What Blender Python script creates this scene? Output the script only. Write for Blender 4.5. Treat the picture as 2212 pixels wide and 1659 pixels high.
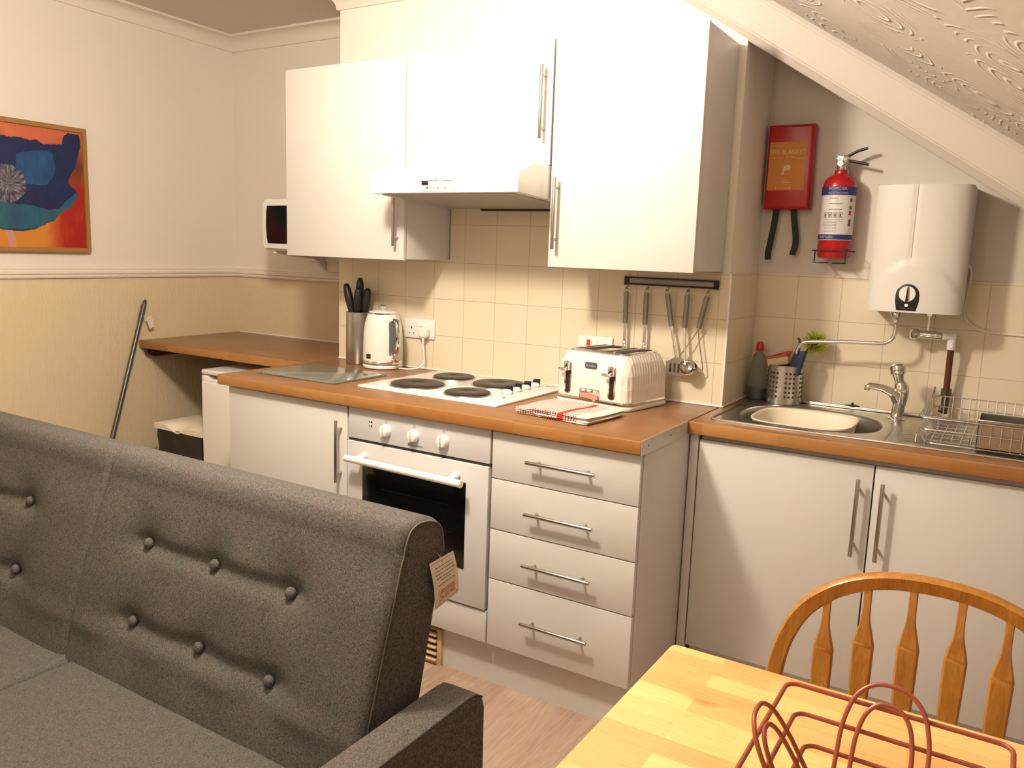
import bpy, bmesh, math, random
from mathutils import Vector, Matrix, noise
random.seed(7)
SC = bpy.context.scene
COL = SC.collection
for o in list(bpy.data.objects): bpy.data.objects.remove(o)
PI = math.pi

# ------------------------------------------------------------------ camera
cam_d = bpy.data.cameras.new('camera'); cam = bpy.data.objects.new('camera', cam_d); COL.objects.link(cam)
cam_d.sensor_fit = 'HORIZONTAL'; cam_d.sensor_width = 36.0; cam_d.lens = 36.0 * 1779.98 / 2212.0
cam_d.clip_start = 0.02; cam_d.clip_end = 50
yaw, pitch, roll = 0.5500, 0.1585, 0.0350
cf = Vector((-math.sin(yaw)*math.cos(pitch), math.cos(yaw)*math.cos(pitch), -math.sin(pitch)))
r0 = Vector((math.cos(yaw), math.sin(yaw), 0)); u0 = r0.cross(cf)
cr = r0*math.cos(roll) + u0*math.sin(roll); cu = -r0*math.sin(roll) + u0*math.cos(roll)
m = Matrix.Identity(4)
for i in range(3):
    m[i][0] = cr[i]; m[i][1] = cu[i]; m[i][2] = -cf[i]
m.translation = Vector((1.9568, -2.1059, 1.4076))
cam.matrix_world = m
SC.camera = cam

# ------------------------------------------------------------------ world, lamps, exposure
w = bpy.data.worlds.new('world'); SC.world = w; w.use_nodes = True
w.node_tree.nodes['Background'].inputs[0].default_value = (1, .85, .68, 1)
w.node_tree.nodes['Background'].inputs[1].default_value = 0.0
def lamp(name, loc, power, col, rad):
    d = bpy.data.lights.new(name, 'POINT'); d.energy = power; d.color = col; d.shadow_soft_size = rad
    o = bpy.data.objects.new(name, d); o.location = loc; COL.objects.link(o); return o
lamp('ceiling_lamp', (0.48, -0.90, 2.25), 128, (1.0, .875, .725), 0.095)
lamp('fill_lamp', (0.9, -2.9, 2.1), 20, (1.0, .875, .725), 0.15)  # weak unseen fill added behind the camera to lift the shadows
SC.view_settings.view_transform = 'Standard'; SC.view_settings.look = 'None'
SC.view_settings.gamma = 1.0; SC.view_settings.use_curve_mapping = False
SC.view_settings.exposure = 0.0

# ------------------------------------------------------------------ materials
def lin(c): return tuple(((v/255)/12.92 if v/255 <= .04045 else ((v/255+.055)/1.055)**2.4) for v in c)
MATS = {}
class NT:
    def __init__(s, name):
        s.m = bpy.data.materials.new(name); s.m.use_nodes = True; s.t = s.m.node_tree
        s.b = s.t.nodes['Principled BSDF']; s.co = None
    def n(s, typ, **kw):
        nd = s.t.nodes.new(typ)
        for k, v in kw.items(): setattr(nd, k, v)
        return nd
    def l(s, a, b): s.t.links.new(a, b)
    def coord(s, scale=(1,1,1), rot=(0,0,0), loc=(0,0,0)):
        tc = s.n('ShaderNodeTexCoord'); mp = s.n('ShaderNodeMapping')
        mp.inputs['Scale'].default_value = scale; mp.inputs['Rotation'].default_value = rot; mp.inputs['Location'].default_value = loc
        s.l(tc.outputs['Object'], mp.inputs['Vector']); return mp.outputs['Vector']
    def noise(s, vec, scale, detail=3, rough=.5, dist=0):
        n = s.n('ShaderNodeTexNoise'); n.inputs['Scale'].default_value = scale; n.inputs['Detail'].default_value = detail
        n.inputs['Roughness'].default_value = rough; n.inputs['Distortion'].default_value = dist
        s.l(vec, n.inputs['Vector']); return n.outputs['Fac']
    def ramp(s, fac, stops):
        r = s.n('ShaderNodeValToRGB'); e = r.color_ramp.elements
        while len(e) < len(stops): e.new(.5)
        for i, (p, c) in enumerate(stops):
            e[i].position = p; e[i].color = (*c, 1) if len(c) == 3 else c
        s.l(fac, r.inputs[0]); return r.outputs[0]
    def mix(s, fac, a, b, mode='MIX'):
        mx = s.n('ShaderNodeMix', data_type='RGBA', blend_type=mode)
        for sock, v in ((mx.inputs['Factor'], fac), (mx.inputs['A'], a), (mx.inputs['B'], b)):
            if isinstance(v, (int, float)): sock.default_value = v
            elif isinstance(v, tuple): sock.default_value = (*v, 1)
            else: s.l(v, sock)
        return mx.outputs['Result']
    def math(s, op, a, b=None):
        mm = s.n('ShaderNodeMath', operation=op)
        for i, v in enumerate((a, b)):
            if v is None: continue
            if isinstance(v, (int, float)): mm.inputs[i].default_value = v
            else: s.l(v, mm.inputs[i])
        return mm.outputs[0]
    def bump(s, h, strength, dist):
        b = s.n('ShaderNodeBump'); b.inputs['Strength'].default_value = strength; b.inputs['Distance'].default_value = dist
        s.l(h, b.inputs['Height']); s.l(b.outputs[0], s.b.inputs['Normal'])
    def col(s, c):
        if isinstance(c, tuple): s.b.inputs['Base Color'].default_value = (*c, 1)
        else: s.l(c, s.b.inputs['Base Color'])
    def set(s, rough=.5, metal=0, spec=.5, **kw):
        s.b.inputs['Roughness'].default_value = rough; s.b.inputs['Metallic'].default_value = metal
        s.b.inputs['Specular IOR Level'].default_value = spec
        for k, v in kw.items(): s.b.inputs[k].default_value = v
        return s.m
def plain(name, c, rough=.45, metal=0, spec=.5, var=.03, bump=0, bscale=60, **kw):
    if name in MATS: return MATS[name]
    s = NT(name); v = s.coord(); f = s.noise(v, 9, 3)
    c2 = tuple(x*(1-var) for x in c)
    s.col(s.mix(f, c, c2))
    if bump: s.bump(s.noise(v, bscale, 4), bump, .002)
    MATS[name] = s.set(rough, metal, spec, **kw); return MATS[name]

white_door = plain('white_door_laminate', (.66,.64,.61), .38, bump=.08, bscale=120)
white_gloss = plain('white_enamel', (.84,.83,.80), .22)
white_plastic = plain('white_plastic', (.82,.80,.77), .35)
oven_panel = plain('oven_panel_silver_white', (.64,.63,.625), .35, var=.02)
cream_plastic = plain('cream_plastic', (.80,.73,.58), .45)
wall_white = plain('wall_cream_paint', (.66,.61,.545), .8, var=.03, bump=.25, bscale=220)
breast_white = plain('chimney_paint', (.80,.76,.69), .75, bump=.15, bscale=200)
ceil_paint = plain('ceiling_paint', (.66,.60,.53), .85, bump=.2, bscale=150)
trim_paint = plain('trim_gloss_paint', (.74,.68,.60), .45, var=.02)
chrome = plain('chrome', (.80,.79,.77), .08, 1.0, var=.02)
steel = plain('brushed_steel', (.58,.56,.53), .28, 1.0, var=.08)
handle_steel = plain('satin_nickel', (.50,.46,.41), .30, 1.0, var=.05)
alu = plain('aluminium_trim', (.62,.61,.58), .5, .6, var=.05)
dark_gap = plain('shadow_gap_black', (.03,.027,.022), .8)
black_plastic = plain('black_plastic', (.012,.012,.013), .35)
black_glass = plain('oven_glass', (.004,.004,.004), .08)
red_paint = plain('red_paint', (.42,.010,.012), .28)
red_plastic = plain('red_plastic', (.50,.02,.02), .3)
hob_iron = plain('hotplate_iron', (.045,.033,.028), .42, .3, var=.2)
blue_ink = plain('blue_ink', (.02,.025,.16), .5)
black_ink = plain('black_ink', (.01,.01,.01), .6)
grey_ink = plain('grey_ink', (.10,.09,.08), .6)
white_ink = plain('white_ink', (.75,.72,.68), .6)
orange_label = plain('orange_label', (.60,.22,.02), .5, var=.1)
gold_ink = plain('pale_gold_ink', (.75,.48,.22), .5)
red_ink = plain('red_ink', (.55,.03,.03), .6)
paper = plain('label_paper', (.72,.66,.56), .6)
label_white = plain('label_white', (.66,.63,.60), .4)
copper_wire = plain('terracotta_wire', (.36,.085,.045), .38, .15, var=.1)
brown_pipe = plain('brown_pipe', (.10,.025,.012), .3)
bag_black = plain('bin_liner_black', (.012,.012,.011), .25, bump=.9, bscale=22)
strap_black = plain('black_webbing', (.015,.018,.015), .7)
broom_grey = plain('broom_handle_grey', (.10,.095,.095), .28, .4)
grille_m = plain('beige_grille', (.62,.46,.24), .5)
tea_blue = plain('blue_scourer', (.015,.03,.08), .6)
sponge_m = plain('cream_sponge', (.70,.52,.28), .9, bump=.6, bscale=300)
lime = plain('lime_bristle', (.50,.55,.03), .5)
dark_red = plain('dark_red_plastic', (.16,.015,.012), .4)
button_fab = None
frame_wood = plain('picture_frame_oak', (.36,.19,.055), .45, var=.25)
bright_red = plain('switch_red', (.60,.05,.02), .35)

def wood_counter():
    s = NT('worktop_wood_laminate'); v = s.coord()
    sx = s.n('ShaderNodeTexBrick'); sx.offset = .43; sx.inputs['Mortar Size'].default_value = 0.0
    sx.inputs['Brick Width'].default_value = .34; sx.inputs['Row Height'].default_value = .045
    sx.inputs['Scale'].default_value = 1; sx.inputs['Color1'].default_value = (*lin((146,104,68)), 1); sx.inputs['Color2'].default_value = (*lin((128,87,53)), 1)
    sx.inputs['Bias'].default_value = -.1
    s.l(v, sx.inputs['Vector'])
    g = s.noise(s.coord((3, 60, 60)), 4, 5, .6, .6)
    c = s.mix(.35, sx.outputs['Color'], s.ramp(g, [(.3, lin((120,79,46))), (.7, lin((158,115,74)))]))
    s.col(c); MATS['w'] = s.set(.30); return s.m
worktop_m = wood_counter()
def wood_edge():
    s = NT('worktop_edge_wood')
    tc = s.n('ShaderNodeTexCoord'); sp = s.n('ShaderNodeSeparateXYZ'); s.l(tc.outputs['Object'], sp.inputs[0])
    cb = s.n('ShaderNodeCombineXYZ'); s.l(sp.outputs[0], cb.inputs[0]); s.l(sp.outputs[2], cb.inputs[1])
    sx = s.n('ShaderNodeTexBrick'); sx.offset = .37; sx.inputs['Mortar Size'].default_value = 0.0
    sx.inputs['Brick Width'].default_value = .23; sx.inputs['Row Height'].default_value = .05
    sx.inputs['Scale'].default_value = 1; sx.inputs['Color1'].default_value = (*lin((176,128,74)), 1); sx.inputs['Color2'].default_value = (*lin((154,103,54)), 1)
    s.l(cb.outputs[0], sx.inputs['Vector'])
    g = s.noise(s.coord((3, 60, 60)), 4, 5, .6, .6)
    s.col(s.mix(.3, sx.outputs['Color'], s.ramp(g, [(.3, lin((142,92,48))), (.7, lin((184,136,80)))])))
    return s.set(.28)
edge_m = wood_edge()
def table_wood():
    s = NT('table_butcher_block'); v = s.coord()
    sx = s.n('ShaderNodeTexBrick'); sx.offset = .4; sx.offset_frequency = 2; sx.inputs['Mortar Size'].default_value = .0
    sx.inputs['Brick Width'].default_value = .21; sx.inputs['Row Height'].default_value = .043
    sx.inputs['Scale'].default_value = 1; sx.inputs['Color1'].default_value = (*lin((243,203,132)), 1); sx.inputs['Color2'].default_value = (*lin((216,148,88)), 1)
    sx.inputs['Bias'].default_value = -.15
    s.l(v, sx.inputs['Vector'])
    g = s.noise(s.coord((2.5, 30, 30)), 5, 5, .6, .9)
    c = s.mix(.22, sx.outputs['Color'], s.ramp(g, [(.35, lin((212,156,88))), (.65, lin((248,210,140)))]))
    k = s.noise(s.coord((6, 14, 14), loc=(3.1, 0, 0)), 1.4, 2)
    c = s.mix(s.ramp(k, [(.66, (0,0,0)), (.78, (.75,.75,.75))]), c, lin((188,112,54)))
    s.col(c); return s.set(.33)
table_m = table_wood()
def chair_wood():
    s = NT('chair_honey_pine'); g = s.noise(s.coord((26, 26, 3)), 4, 5, .6, .8)
    s.col(s.ramp(g, [(.3, lin((158,102,38))), (.7, lin((192,136,58)))])); return s.set(.32)
chair_m = chair_wood()
def tile_mat(name, axis, x0, z0):
    s = NT(name); tc = s.n('ShaderNodeTexCoord'); sp = s.n('ShaderNodeSeparateXYZ'); s.l(tc.outputs['Object'], sp.inputs[0])
    cb = s.n('ShaderNodeCombineXYZ')
    s.l(s.math('SUBTRACT', sp.outputs[axis], x0), cb.inputs[0]); s.l(s.math('SUBTRACT', sp.outputs[2], z0), cb.inputs[1])
    b = s.n('ShaderNodeTexBrick'); b.offset = 0; b.inputs['Scale'].default_value = 1
    b.inputs['Mortar Size'].default_value = .0013; b.inputs['Mortar Smooth'].default_value = .3
    b.inputs['Brick Width'].default_value = .1512; b.inputs['Row Height'].default_value = .1517
    b.inputs['Color1'].default_value = (.74,.66,.50,1); b.inputs['Color2'].default_value = (.72,.635,.48,1); b.inputs['Mortar'].default_value = (.50,.42,.31,1)
    s.l(cb.outputs[0], b.inputs['Vector']); s.col(b.outputs['Color'])
    h = s.math('MULTIPLY', b.outputs['Fac'], -1.0); s.bump(h, .4, .0015)
    return s.set(.32)
tile_x = tile_mat('cream_wall_tiles', 0, 0.017-1.512, 1.0535-1.517)
tile_a = tile_mat('cream_wall_tiles_alcove', 0, 1.106-1.512, 1.0535-1.517)
tile_y = tile_mat('cream_wall_tiles_return', 1, 0.6705-1.512, 1.0535-1.517)
def two_tone():
    s = NT('wall_two_tone_paint'); tc = s.n('ShaderNodeTexCoord'); sp = s.n('ShaderNodeSeparateXYZ'); s.l(tc.outputs['Object'], sp.inputs[0])
    v = s.coord()
    up = s.math('GREATER_THAN', sp.outputs[2], 1.24)
    s.col(s.mix(up, (.66,.545,.36), (.74,.685,.615)))
    n1 = s.noise(s.coord((1,1,.35)), 45, 4, .6, .8); n2 = s.noise(v, 260, 2)
    lowamt = s.math('ADD', s.math('MULTIPLY', s.math('SUBTRACT', 1.0, up), .9), .12)
    h = s.math('ADD', s.math('MULTIPLY', n1, lowamt), s.math('MULTIPLY', n2, .12))
    s.bump(h, .55, .006); return s.set(.72)
wall_two = two_tone()
def artex():
    s = NT('artex_swirl_plaster'); v = s.coord()
    wn = s.n('ShaderNodeTexNoise'); wn.inputs['Scale'].default_value = 3; s.l(v, wn.inputs['Vector'])
    vm = s.n('ShaderNodeVectorMath', operation='MULTIPLY_ADD'); s.l(wn.outputs['Color'], vm.inputs[0]); vm.inputs[1].default_value = (.16,.16,.16); s.l(v, vm.inputs[2])
    vo = s.n('ShaderNodeTexVoronoi'); vo.inputs['Scale'].default_value = 4.5; s.l(vm.outputs[0], vo.inputs['Vector'])
    ring = s.math('SINE', s.math('MULTIPLY', vo.outputs['Distance'], 62.0))
    mask = s.ramp(s.noise(v, 7, 2), [(.47, (0,0,0)), (.62, (1,1,1))])
    sharp = s.math('POWER', s.math('MAXIMUM', ring, 0.0), 2.2)
    h = s.math('ADD', s.math('MULTIPLY', sharp, mask), s.math('MULTIPLY', s.noise(v, 30, 3), .25))
    s.bump(h, .62, .007); s.col((.70,.66,.60)); return s.set(.75)
artex_m = artex()
def floor_mat():
    s = NT('floor_wood_laminate'); v = s.coord(rot=(0, 0, PI/2))
    b = s.n('ShaderNodeTexBrick'); b.offset = .37; b.inputs['Mortar Size'].default_value = .0; b.inputs['Scale'].default_value = 1
    b.inputs['Brick Width'].default_value = 1.2; b.inputs['Row Height'].default_value = .095
    b.inputs['Color1'].default_value = (*lin((192,168,148)),1); b.inputs['Color2'].default_value = (*lin((152,126,110)),1); b.inputs['Bias'].default_value = -.05
    s.l(v, b.inputs['Vector'])
    g = s.noise(s.coord((40, 2.4, 1)), 2.5, 6, .65, 1.2)
    s.col(s.mix(.45, b.outputs['Color'], s.ramp(g, [(.3, lin((130,104,90))), (.52, lin((172,148,130))), (.75, lin((198,178,158)))])))
    return s.set(.42)
floor_m = floor_mat()
def fabric(name, a, b_, scale=620):
    s = NT(name); v = s.coord()
    n1 = s.noise(s.coord((1, .35, .35)), scale, 2, .7); n2 = s.noise(s.coord((.35, 1, 1)), scale*1.1, 2, .7)
    f = s.math('MULTIPLY', s.math('ADD', n1, n2), .5)
    hue = s.noise(s.coord(), 55, 3)
    s.col(s.mix(.14, s.ramp(f, [(.36, a), (.64, b_)]), s.ramp(hue, [(.4, (.15,.10,.085)), (.6, (.07,.085,.075))]))); s.bump(f, .5, .0015)
    return s.set(.95, spec=.2)
sofa_m = fabric('grey_tweed', (.018,.0165,.0150), (.178,.166,.150))
seat_m = fabric('grey_tweed_seat', (.026,.0245,.0225), (.155,.146,.134))
def towel_mat():
    s = NT('red_white_tea_towel'); tc = s.n('ShaderNodeTexCoord'); sp = s.n('ShaderNodeSeparateXYZ'); s.l(tc.outputs['Object'], sp.inputs[0])
    X, Y = sp.outputs[0], sp.outputs[1]
    gx = s.math('GREATER_THAN', s.math('SINE', s.math('MULTIPLY', X, 2*PI/.0095)), -.15)
    gy = s.math('GREATER_THAN', s.math('SINE', s.math('MULTIPLY', Y, 2*PI/.0095)), -.25)
    chk = s.math('MAXIMUM', s.math('MULTIPLY', gx, gy), 0.0)
    c = s.mix(chk, (.76,.66,.58), (.30,.035,.04))
    edge = s.math('GREATER_THAN', X, .088)
    c = s.mix(edge, c, (.76,.68,.60))
    st = s.math('COMPARE', X, .030); st.node.inputs[2].default_value = .011
    c = s.mix(st, c, (.60,.05,.04))
    s.col(c); s.bump(s.noise(s.coord(), 500, 2), .4, .001); return s.set(.9, spec=.2)
towel_m = towel_mat()
def glass_board():
    s = NT('glass_board'); s.col((.60,.62,.56)); s.b.inputs['Transmission Weight'].default_value = .75
    return s.set(.08, spec=.6)
glass_m = glass_board()
def clear_plastic():
    s = NT('clear_bottle_plastic'); s.col((.55,.58,.52)); s.b.inputs['Transmission Weight'].default_value = .85; s.b.inputs['IOR'].default_value = 1.25
    return s.set(.12)
clear_m = clear_plastic()
liquid_m = plain('green_washing_up_liquid', (.006,.018,.010), .15)
def kettle_white():
    s = NT('textured_white_metal'); v = s.coord()
    vo = s.n('ShaderNodeTexVoronoi'); vo.inputs['Scale'].default_value = 70; s.l(s.coord((1,1,.45)), vo.inputs['Vector'])
    s.bump(vo.outputs['Distance'], .25, .002); s.col((.80,.77,.70)); return s.set(.30)
kettle_m = kettle_white()
def toaster_mat():
    s = NT('toaster_embossed_white')
    vo = s.n('ShaderNodeTexVoronoi'); vo.inputs['Scale'].default_value = 62; vo.inputs['Randomness'].default_value = .12
    s.l(s.coord((1, 1, .36)), vo.inputs['Vector'])
    tc = s.n('ShaderNodeTexCoord'); sp = s.n('ShaderNodeSeparateXYZ'); s.l(tc.outputs['Object'], sp.inputs[0])
    side = s.math('GREATER_THAN', s.math('ABSOLUTE', sp.outputs[0]), .118)
    s.bump(s.math('MULTIPLY', vo.outputs['Distance'], side), .7, .006); s.col((.80,.75,.68)); return s.set(.30)
toaster_m = toaster_mat()
def emis(name, c, e):
    s = NT(name); s.col(c); s.b.inputs['Emission Color'].default_value = (*c, 1); s.b.inputs['Emission Strength'].default_value = e
    return s.set(.3)
neon_m = emis('heater_neon', (1.0,.55,.25), 3.0)
def attr_mat():
    s = NT('printed_canvas'); a = s.n('ShaderNodeAttribute'); a.attribute_name = 'Col'
    s.col(a.outputs['Color']); return s.set(.5)
print_m = attr_mat()

# ------------------------------------------------------------------ mesh helpers (world coordinates unless loc=True)
def BM(): return bmesh.new()
def box(bm, x0, x1, y0, y1, z0, z1, bev=0.0, seg=2):
    t = bmesh.new(); bmesh.ops.create_cube(t, size=1)
    for v in t.verts:
        v.co = Vector(((x0+x1)/2+v.co.x*(x1-x0), (y0+y1)/2+v.co.y*(y1-y0), (z0+z1)/2+v.co.z*(z1-z0)))
    if bev > 0: bmesh.ops.bevel(t, geom=list(t.edges), offset=bev, segments=seg, profile=.5, affect='EDGES')
    join(bm, t); return bm
def join(bm, t, mat=None):
    me = bpy.data.meshes.new('tmp'); t.to_mesh(me); t.free()
    if mat is not None: me.transform(mat)
    bm.from_mesh(me); bpy.data.meshes.remove(me)
def frame_at(p, d):
    d = Vector(d).normalized(); a = Vector((0,0,1)) if abs(d.z) < .9 else Vector((1,0,0))
    x = a.cross(d).normalized(); y = d.cross(x)
    M = Matrix.Identity(4)
    for i in range(3): M[i][0] = x[i]; M[i][1] = y[i]; M[i][2] = d[i]
    M.translation = Vector(p); return M
def cyl(bm, p0, p1, r0_, r1_=None, seg=24, bev=0.0):
    p0, p1 = Vector(p0), Vector(p1); r1_ = r0_ if r1_ is None else r1_
    t = bmesh.new(); L = (p1-p0).length
    bmesh.ops.create_cone(t, cap_ends=True, segments=seg, radius1=r0_, radius2=r1_, depth=L)
    bmesh.ops.translate(t, verts=t.verts, vec=(0,0,L/2))
    if bev > 0:
        ed = [e for e in t.edges if len(e.link_faces) == 2 and any(len(f.verts) > 4 for f in e.link_faces)]
        bmesh.ops.bevel(t, geom=ed, offset=bev, segments=2, profile=.5, affect='EDGES')
    join(bm, t, frame_at(p0, p1-p0)); return bm
def lathe(bm, c, prof, seg=40, axis=(0,0,1)):
    """prof: list of (r, h) along axis, from bottom to top; closed on the axis where r == 0"""
    t = bmesh.new(); rings = []
    for r, h in prof:
        if r < 1e-6: rings.append([t.verts.new((0,0,h))])
        else: rings.append([t.verts.new((r*math.cos(2*PI*i/seg), r*math.sin(2*PI*i/seg), h)) for i in range(seg)])
    for a, b in zip(rings, rings[1:]):
        for i in range(seg):
            j = (i+1) % seg
            if len(a) == 1 and len(b) == 1: continue
            if len(a) == 1: t.faces.new((a[0], b[j], b[i]))
            elif len(b) == 1: t.faces.new((a[i], a[j], b[0]))
            else: t.faces.new((a[i], a[j], b[j], b[i]))
    bmesh.ops.recalc_face_normals(t, faces=t.faces)
    join(bm, t, frame_at(c, axis)); return bm
def catmull(pts, n=6, closed=False):
    P = [Vector(p) for p in pts]; out = []; N = len(P)
    rng = range(N) if closed else range(N-1)
    for i in rng:
        if closed: a, b, c, d = P[(i-1) % N], P[i], P[(i+1) % N], P[(i+2) % N]
        else: a, b, c, d = P[max(i-1,0)], P[i], P[i+1], P[min(i+2,N-1)]
        for k in range(n):
            t = k/n
            out.append(.5*((2*b)+(c-a)*t+(2*a-5*b+4*c-d)*t*t+(-a+3*b-3*c+d)*t**3))
    if not closed: out.append(P[-1])
    return out
def tube(bm, pts, r, seg=10, closed=False, smooth=0, radii=None, flat=None):
    """sweep a round (or flattened: flat=(rx, ry, up)) section along pts"""
    P = catmull(pts, smooth, closed) if smooth else [Vector(p) for p in pts]
    N = len(P); t = bmesh.new(); rings = []; prev = None
    for i in range(N):
        if closed: d = P[(i+1) % N]-P[(i-1) % N]
        else: d = P[min(i+1,N-1)]-P[max(i-1,0)]
        if d.length < 1e-9: d = Vector((0,0,1))
        d.normalize()
        if flat: x = Vector(flat[2]); x = (x - d*x.dot(d)).normalized()
        elif prev is None:
            a = Vector((0,0,1)) if abs(d.z) < .9 else Vector((1,0,0)); x = a.cross(d).normalized()
        else: x = (prev - d*prev.dot(d)).normalized()
        prev = x; y = d.cross(x)
        rr = r
        if radii:
            q_ = i*(len(radii)-1)/max(1, N-1); k_ = min(int(q_), len(radii)-2); rr = radii[k_]+(radii[k_+1]-radii[k_])*(q_-k_)
        rx, ry = (flat[0], flat[1]) if flat else (rr, rr)
        rings.append([t.verts.new(P[i] + x*rx*math.cos(2*PI*k/seg) + y*ry*math.sin(2*PI*k/seg)) for k in range(seg)])
    for i in range(N if closed else N-1):
        a, b = rings[i], rings[(i+1) % N]
        for k in range(seg): t.faces.new((a[k], a[(k+1) % seg], b[(k+1) % seg], b[k]))
    if not closed: t.faces.new(list(reversed(rings[0]))); t.faces.new(rings[-1])
    bmesh.ops.recalc_face_normals(t, faces=t.faces); join(bm, t); return bm
def prism(bm, pts, h, M=None, bev=0.0, seg=2):
    """pts 2D polygon in local xy extruded from z=0 to h, placed by matrix M"""
    t = bmesh.new(); a = [t.verts.new((p[0], p[1], 0)) for p in pts]; b = [t.verts.new((p[0], p[1], h)) for p in pts]
    t.faces.new(list(reversed(a))); t.faces.new(b); n = len(pts)
    for i in range(n): t.faces.new((a[i], a[(i+1) % n], b[(i+1) % n], b[i]))
    bmesh.ops.recalc_face_normals(t, faces=t.faces)
    if bev > 0:
        ed = [e for e in t.edges if abs(e.verts[0].co.z-e.verts[1].co.z) < 1e-6]
        bmesh.ops.bevel(t, geom=ed, offset=bev, segments=seg, profile=.5, affect='EDGES')
    join(bm, t, M); return bm
def basis(o, x, y):
    x = Vector(x).normalized(); y = Vector(y).normalized(); z = x.cross(y)
    M = Matrix.Identity(4)
    for i in range(3): M[i][0] = x[i]; M[i][1] = y[i]; M[i][2] = z[i]
    M.translation = Vector(o); return M
XZ = lambda y: basis((0, y, 0), (1,0,0), (0,0,1))        # local (x, z), extrudes towards -y
def rrect(x0, x1, y0, y1, r, n=6):
    out = []
    for cx, cy, a in ((x1-r, y0+r, -90), (x1-r, y1-r, 0), (x0+r, y1-r, 90), (x0+r, y0+r, 180)):
        for k in range(n+1):
            t = math.radians(a+90*k/n); out.append((cx+r*math.cos(t), cy+r*math.sin(t)))
    return out
def ellipse(cx, cy, rx, ry, n=32): return [(cx+rx*math.cos(2*PI*i/n), cy+ry*math.sin(2*PI*i/n)) for i in range(n)]
def wloc(o):
    v = Vector(o.location)
    while o.parent: o = o.parent; v = v + Vector(o.location)
    return v
def obj(name, bm, mat, parent=None, smooth=True, local=False, angle=35, label=None):
    if parent is not None and not local:
        bmesh.ops.translate(bm, verts=bm.verts, vec=-wloc(parent))
    me = bpy.data.meshes.new(name)
    bmesh.ops.recalc_face_normals(bm, faces=bm.faces)
    if smooth:
        for f in bm.faces: f.smooth = True
        ca = math.radians(angle)
        for e in bm.edges:
            if len(e.link_faces) == 2 and e.calc_face_angle(0) > ca: e.smooth = False
    bm.to_mesh(me); bm.free()
    for mm in (mat if isinstance(mat, (list, tuple)) else [mat]): me.materials.append(mm)
    o = bpy.data.objects.new(name, me); COL.objects.link(o)
    if parent is not None: o.parent = parent
    if label: o['label'] = label
    return o
def thing(name, label, cat, loc=(0,0,0), rotz=0, group=None):
    o = bpy.data.objects.new(name, None); COL.objects.link(o); o.empty_display_size = .05
    o.location = loc; o.rotation_euler = (0, 0, rotz); o['label'] = label; o['category'] = cat
    if group: o['group'] = group
    return o
def tag(o, label, cat, group=None):
    o['label'] = label; o['category'] = cat
    if group: o['group'] = group
    return o
def struct(name, bm, mat, smooth=False):
    o = obj(name, bm, mat, None, smooth); o['kind'] = 'structure'; return o
def lettering(name, body, size, mat, parent, M, extr=.0003, align='CENTER', warp=None, local=False, xs=1.0):
    cu_ = bpy.data.curves.new('lettering', 'FONT'); cu_.body = body; cu_.size = size; cu_.align_x = align; cu_.extrude = extr
    cu_.resolution_u = 2
    to = bpy.data.objects.new('tmp_text', cu_); COL.objects.link(to)
    dg = bpy.context.evaluated_depsgraph_get(); me = bpy.data.meshes.new_from_object(to.evaluated_get(dg))
    bpy.data.objects.remove(to); bpy.data.curves.remove(cu_)
    bm = bmesh.new(); bm.from_mesh(me); bpy.data.meshes.remove(me)
    for v in bm.verts:
        v.co.x *= xs
        v.co = M @ v.co if warp is None else warp(v.co)
    return obj(name, bm, mat, parent, smooth=False, local=local)
def bar_handle(parent, p0, p1, out, r=.006, posts=.14, name='handle', label=None):
    """metal bar handle between p0 and p1, stood off by 'out' from the face behind"""
    p0, p1, out = Vector(p0), Vector(p1), Vector(out)
    bm = BM(); cyl(bm, p0, p1, r, seg=20, bev=.0008)
    for t in (posts, 1-posts):
        q = p0.lerp(p1, t); cyl(bm, q, q-out, r*.72, seg=14)
    return obj(name, bm, handle_steel, parent, label=label)

# ================================================================== SETTING
H = .904; YB = .665; YA = .996; XB0 = -.670; XB1 = 1.106; YL = 1.090; XL = -1.866
wlx = lambda y: XL + .055*(YL-y)                 # the left wall is a little out of square
CZ = 2.50
L0 = lambda x: 2.261 - .645*(x-.87)              # lower edge of the raking beam
bm = BM(); box(bm, -2.2, 3.1, -3.7, 1.3, -.06, 0); struct('floor', bm, floor_m)
def quadwall(pts, thick, name, mat):
    bm = BM(); (xa, ya_), (xb, yb_) = pts; d = Vector((xb-xa, yb_-ya_, 0)).normalized(); n = Vector((-d.y, d.x, 0))
    vs = []
    for z in (0, 2.62):
        for p in (Vector((xa,ya_,0)), Vector((xb,yb_,0)), Vector((xb,yb_,0))+n*thick, Vector((xa,ya_,0))+n*thick):
            vs.append(bm.verts.new((p.x, p.y, z)))
    for f in ((0,1,2,3),(4,5,6,7),(0,1,5,4),(1,2,6,5),(2,3,7,6),(3,0,4,7)): bm.faces.new([vs[i] for i in f])
    return struct(name, bm, mat)
quadwall([(wlx(-3.6), -3.6), (wlx(YL), YL)], .1, 'wall_left', wall_two)
quadwall([(XL-.02, YL), (XB0+.02, YL)], .1, 'wall_alcove_left', wall_two)
bm = BM(); box(bm, XB0, XB1, YB, YL+.1, 0, 2.62); struct('wall_chimney', bm, breast_white)
quadwall([(XB1-.02, YA), (3.0, YA)], .15, 'wall_alcove_right', wall_white)
quadwall([(2.95, YA+.1), (2.95, -3.6)], .1, 'wall_right', wall_white)
quadwall([(3.0, -3.6), (-2.2, -3.6)], .1, 'wall_front', wall_white)
bm = BM(); box(bm, -2.2, 3.05, -3.7, 1.25, CZ, CZ+.1); struct('ceiling', bm, ceil_paint)
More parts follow.
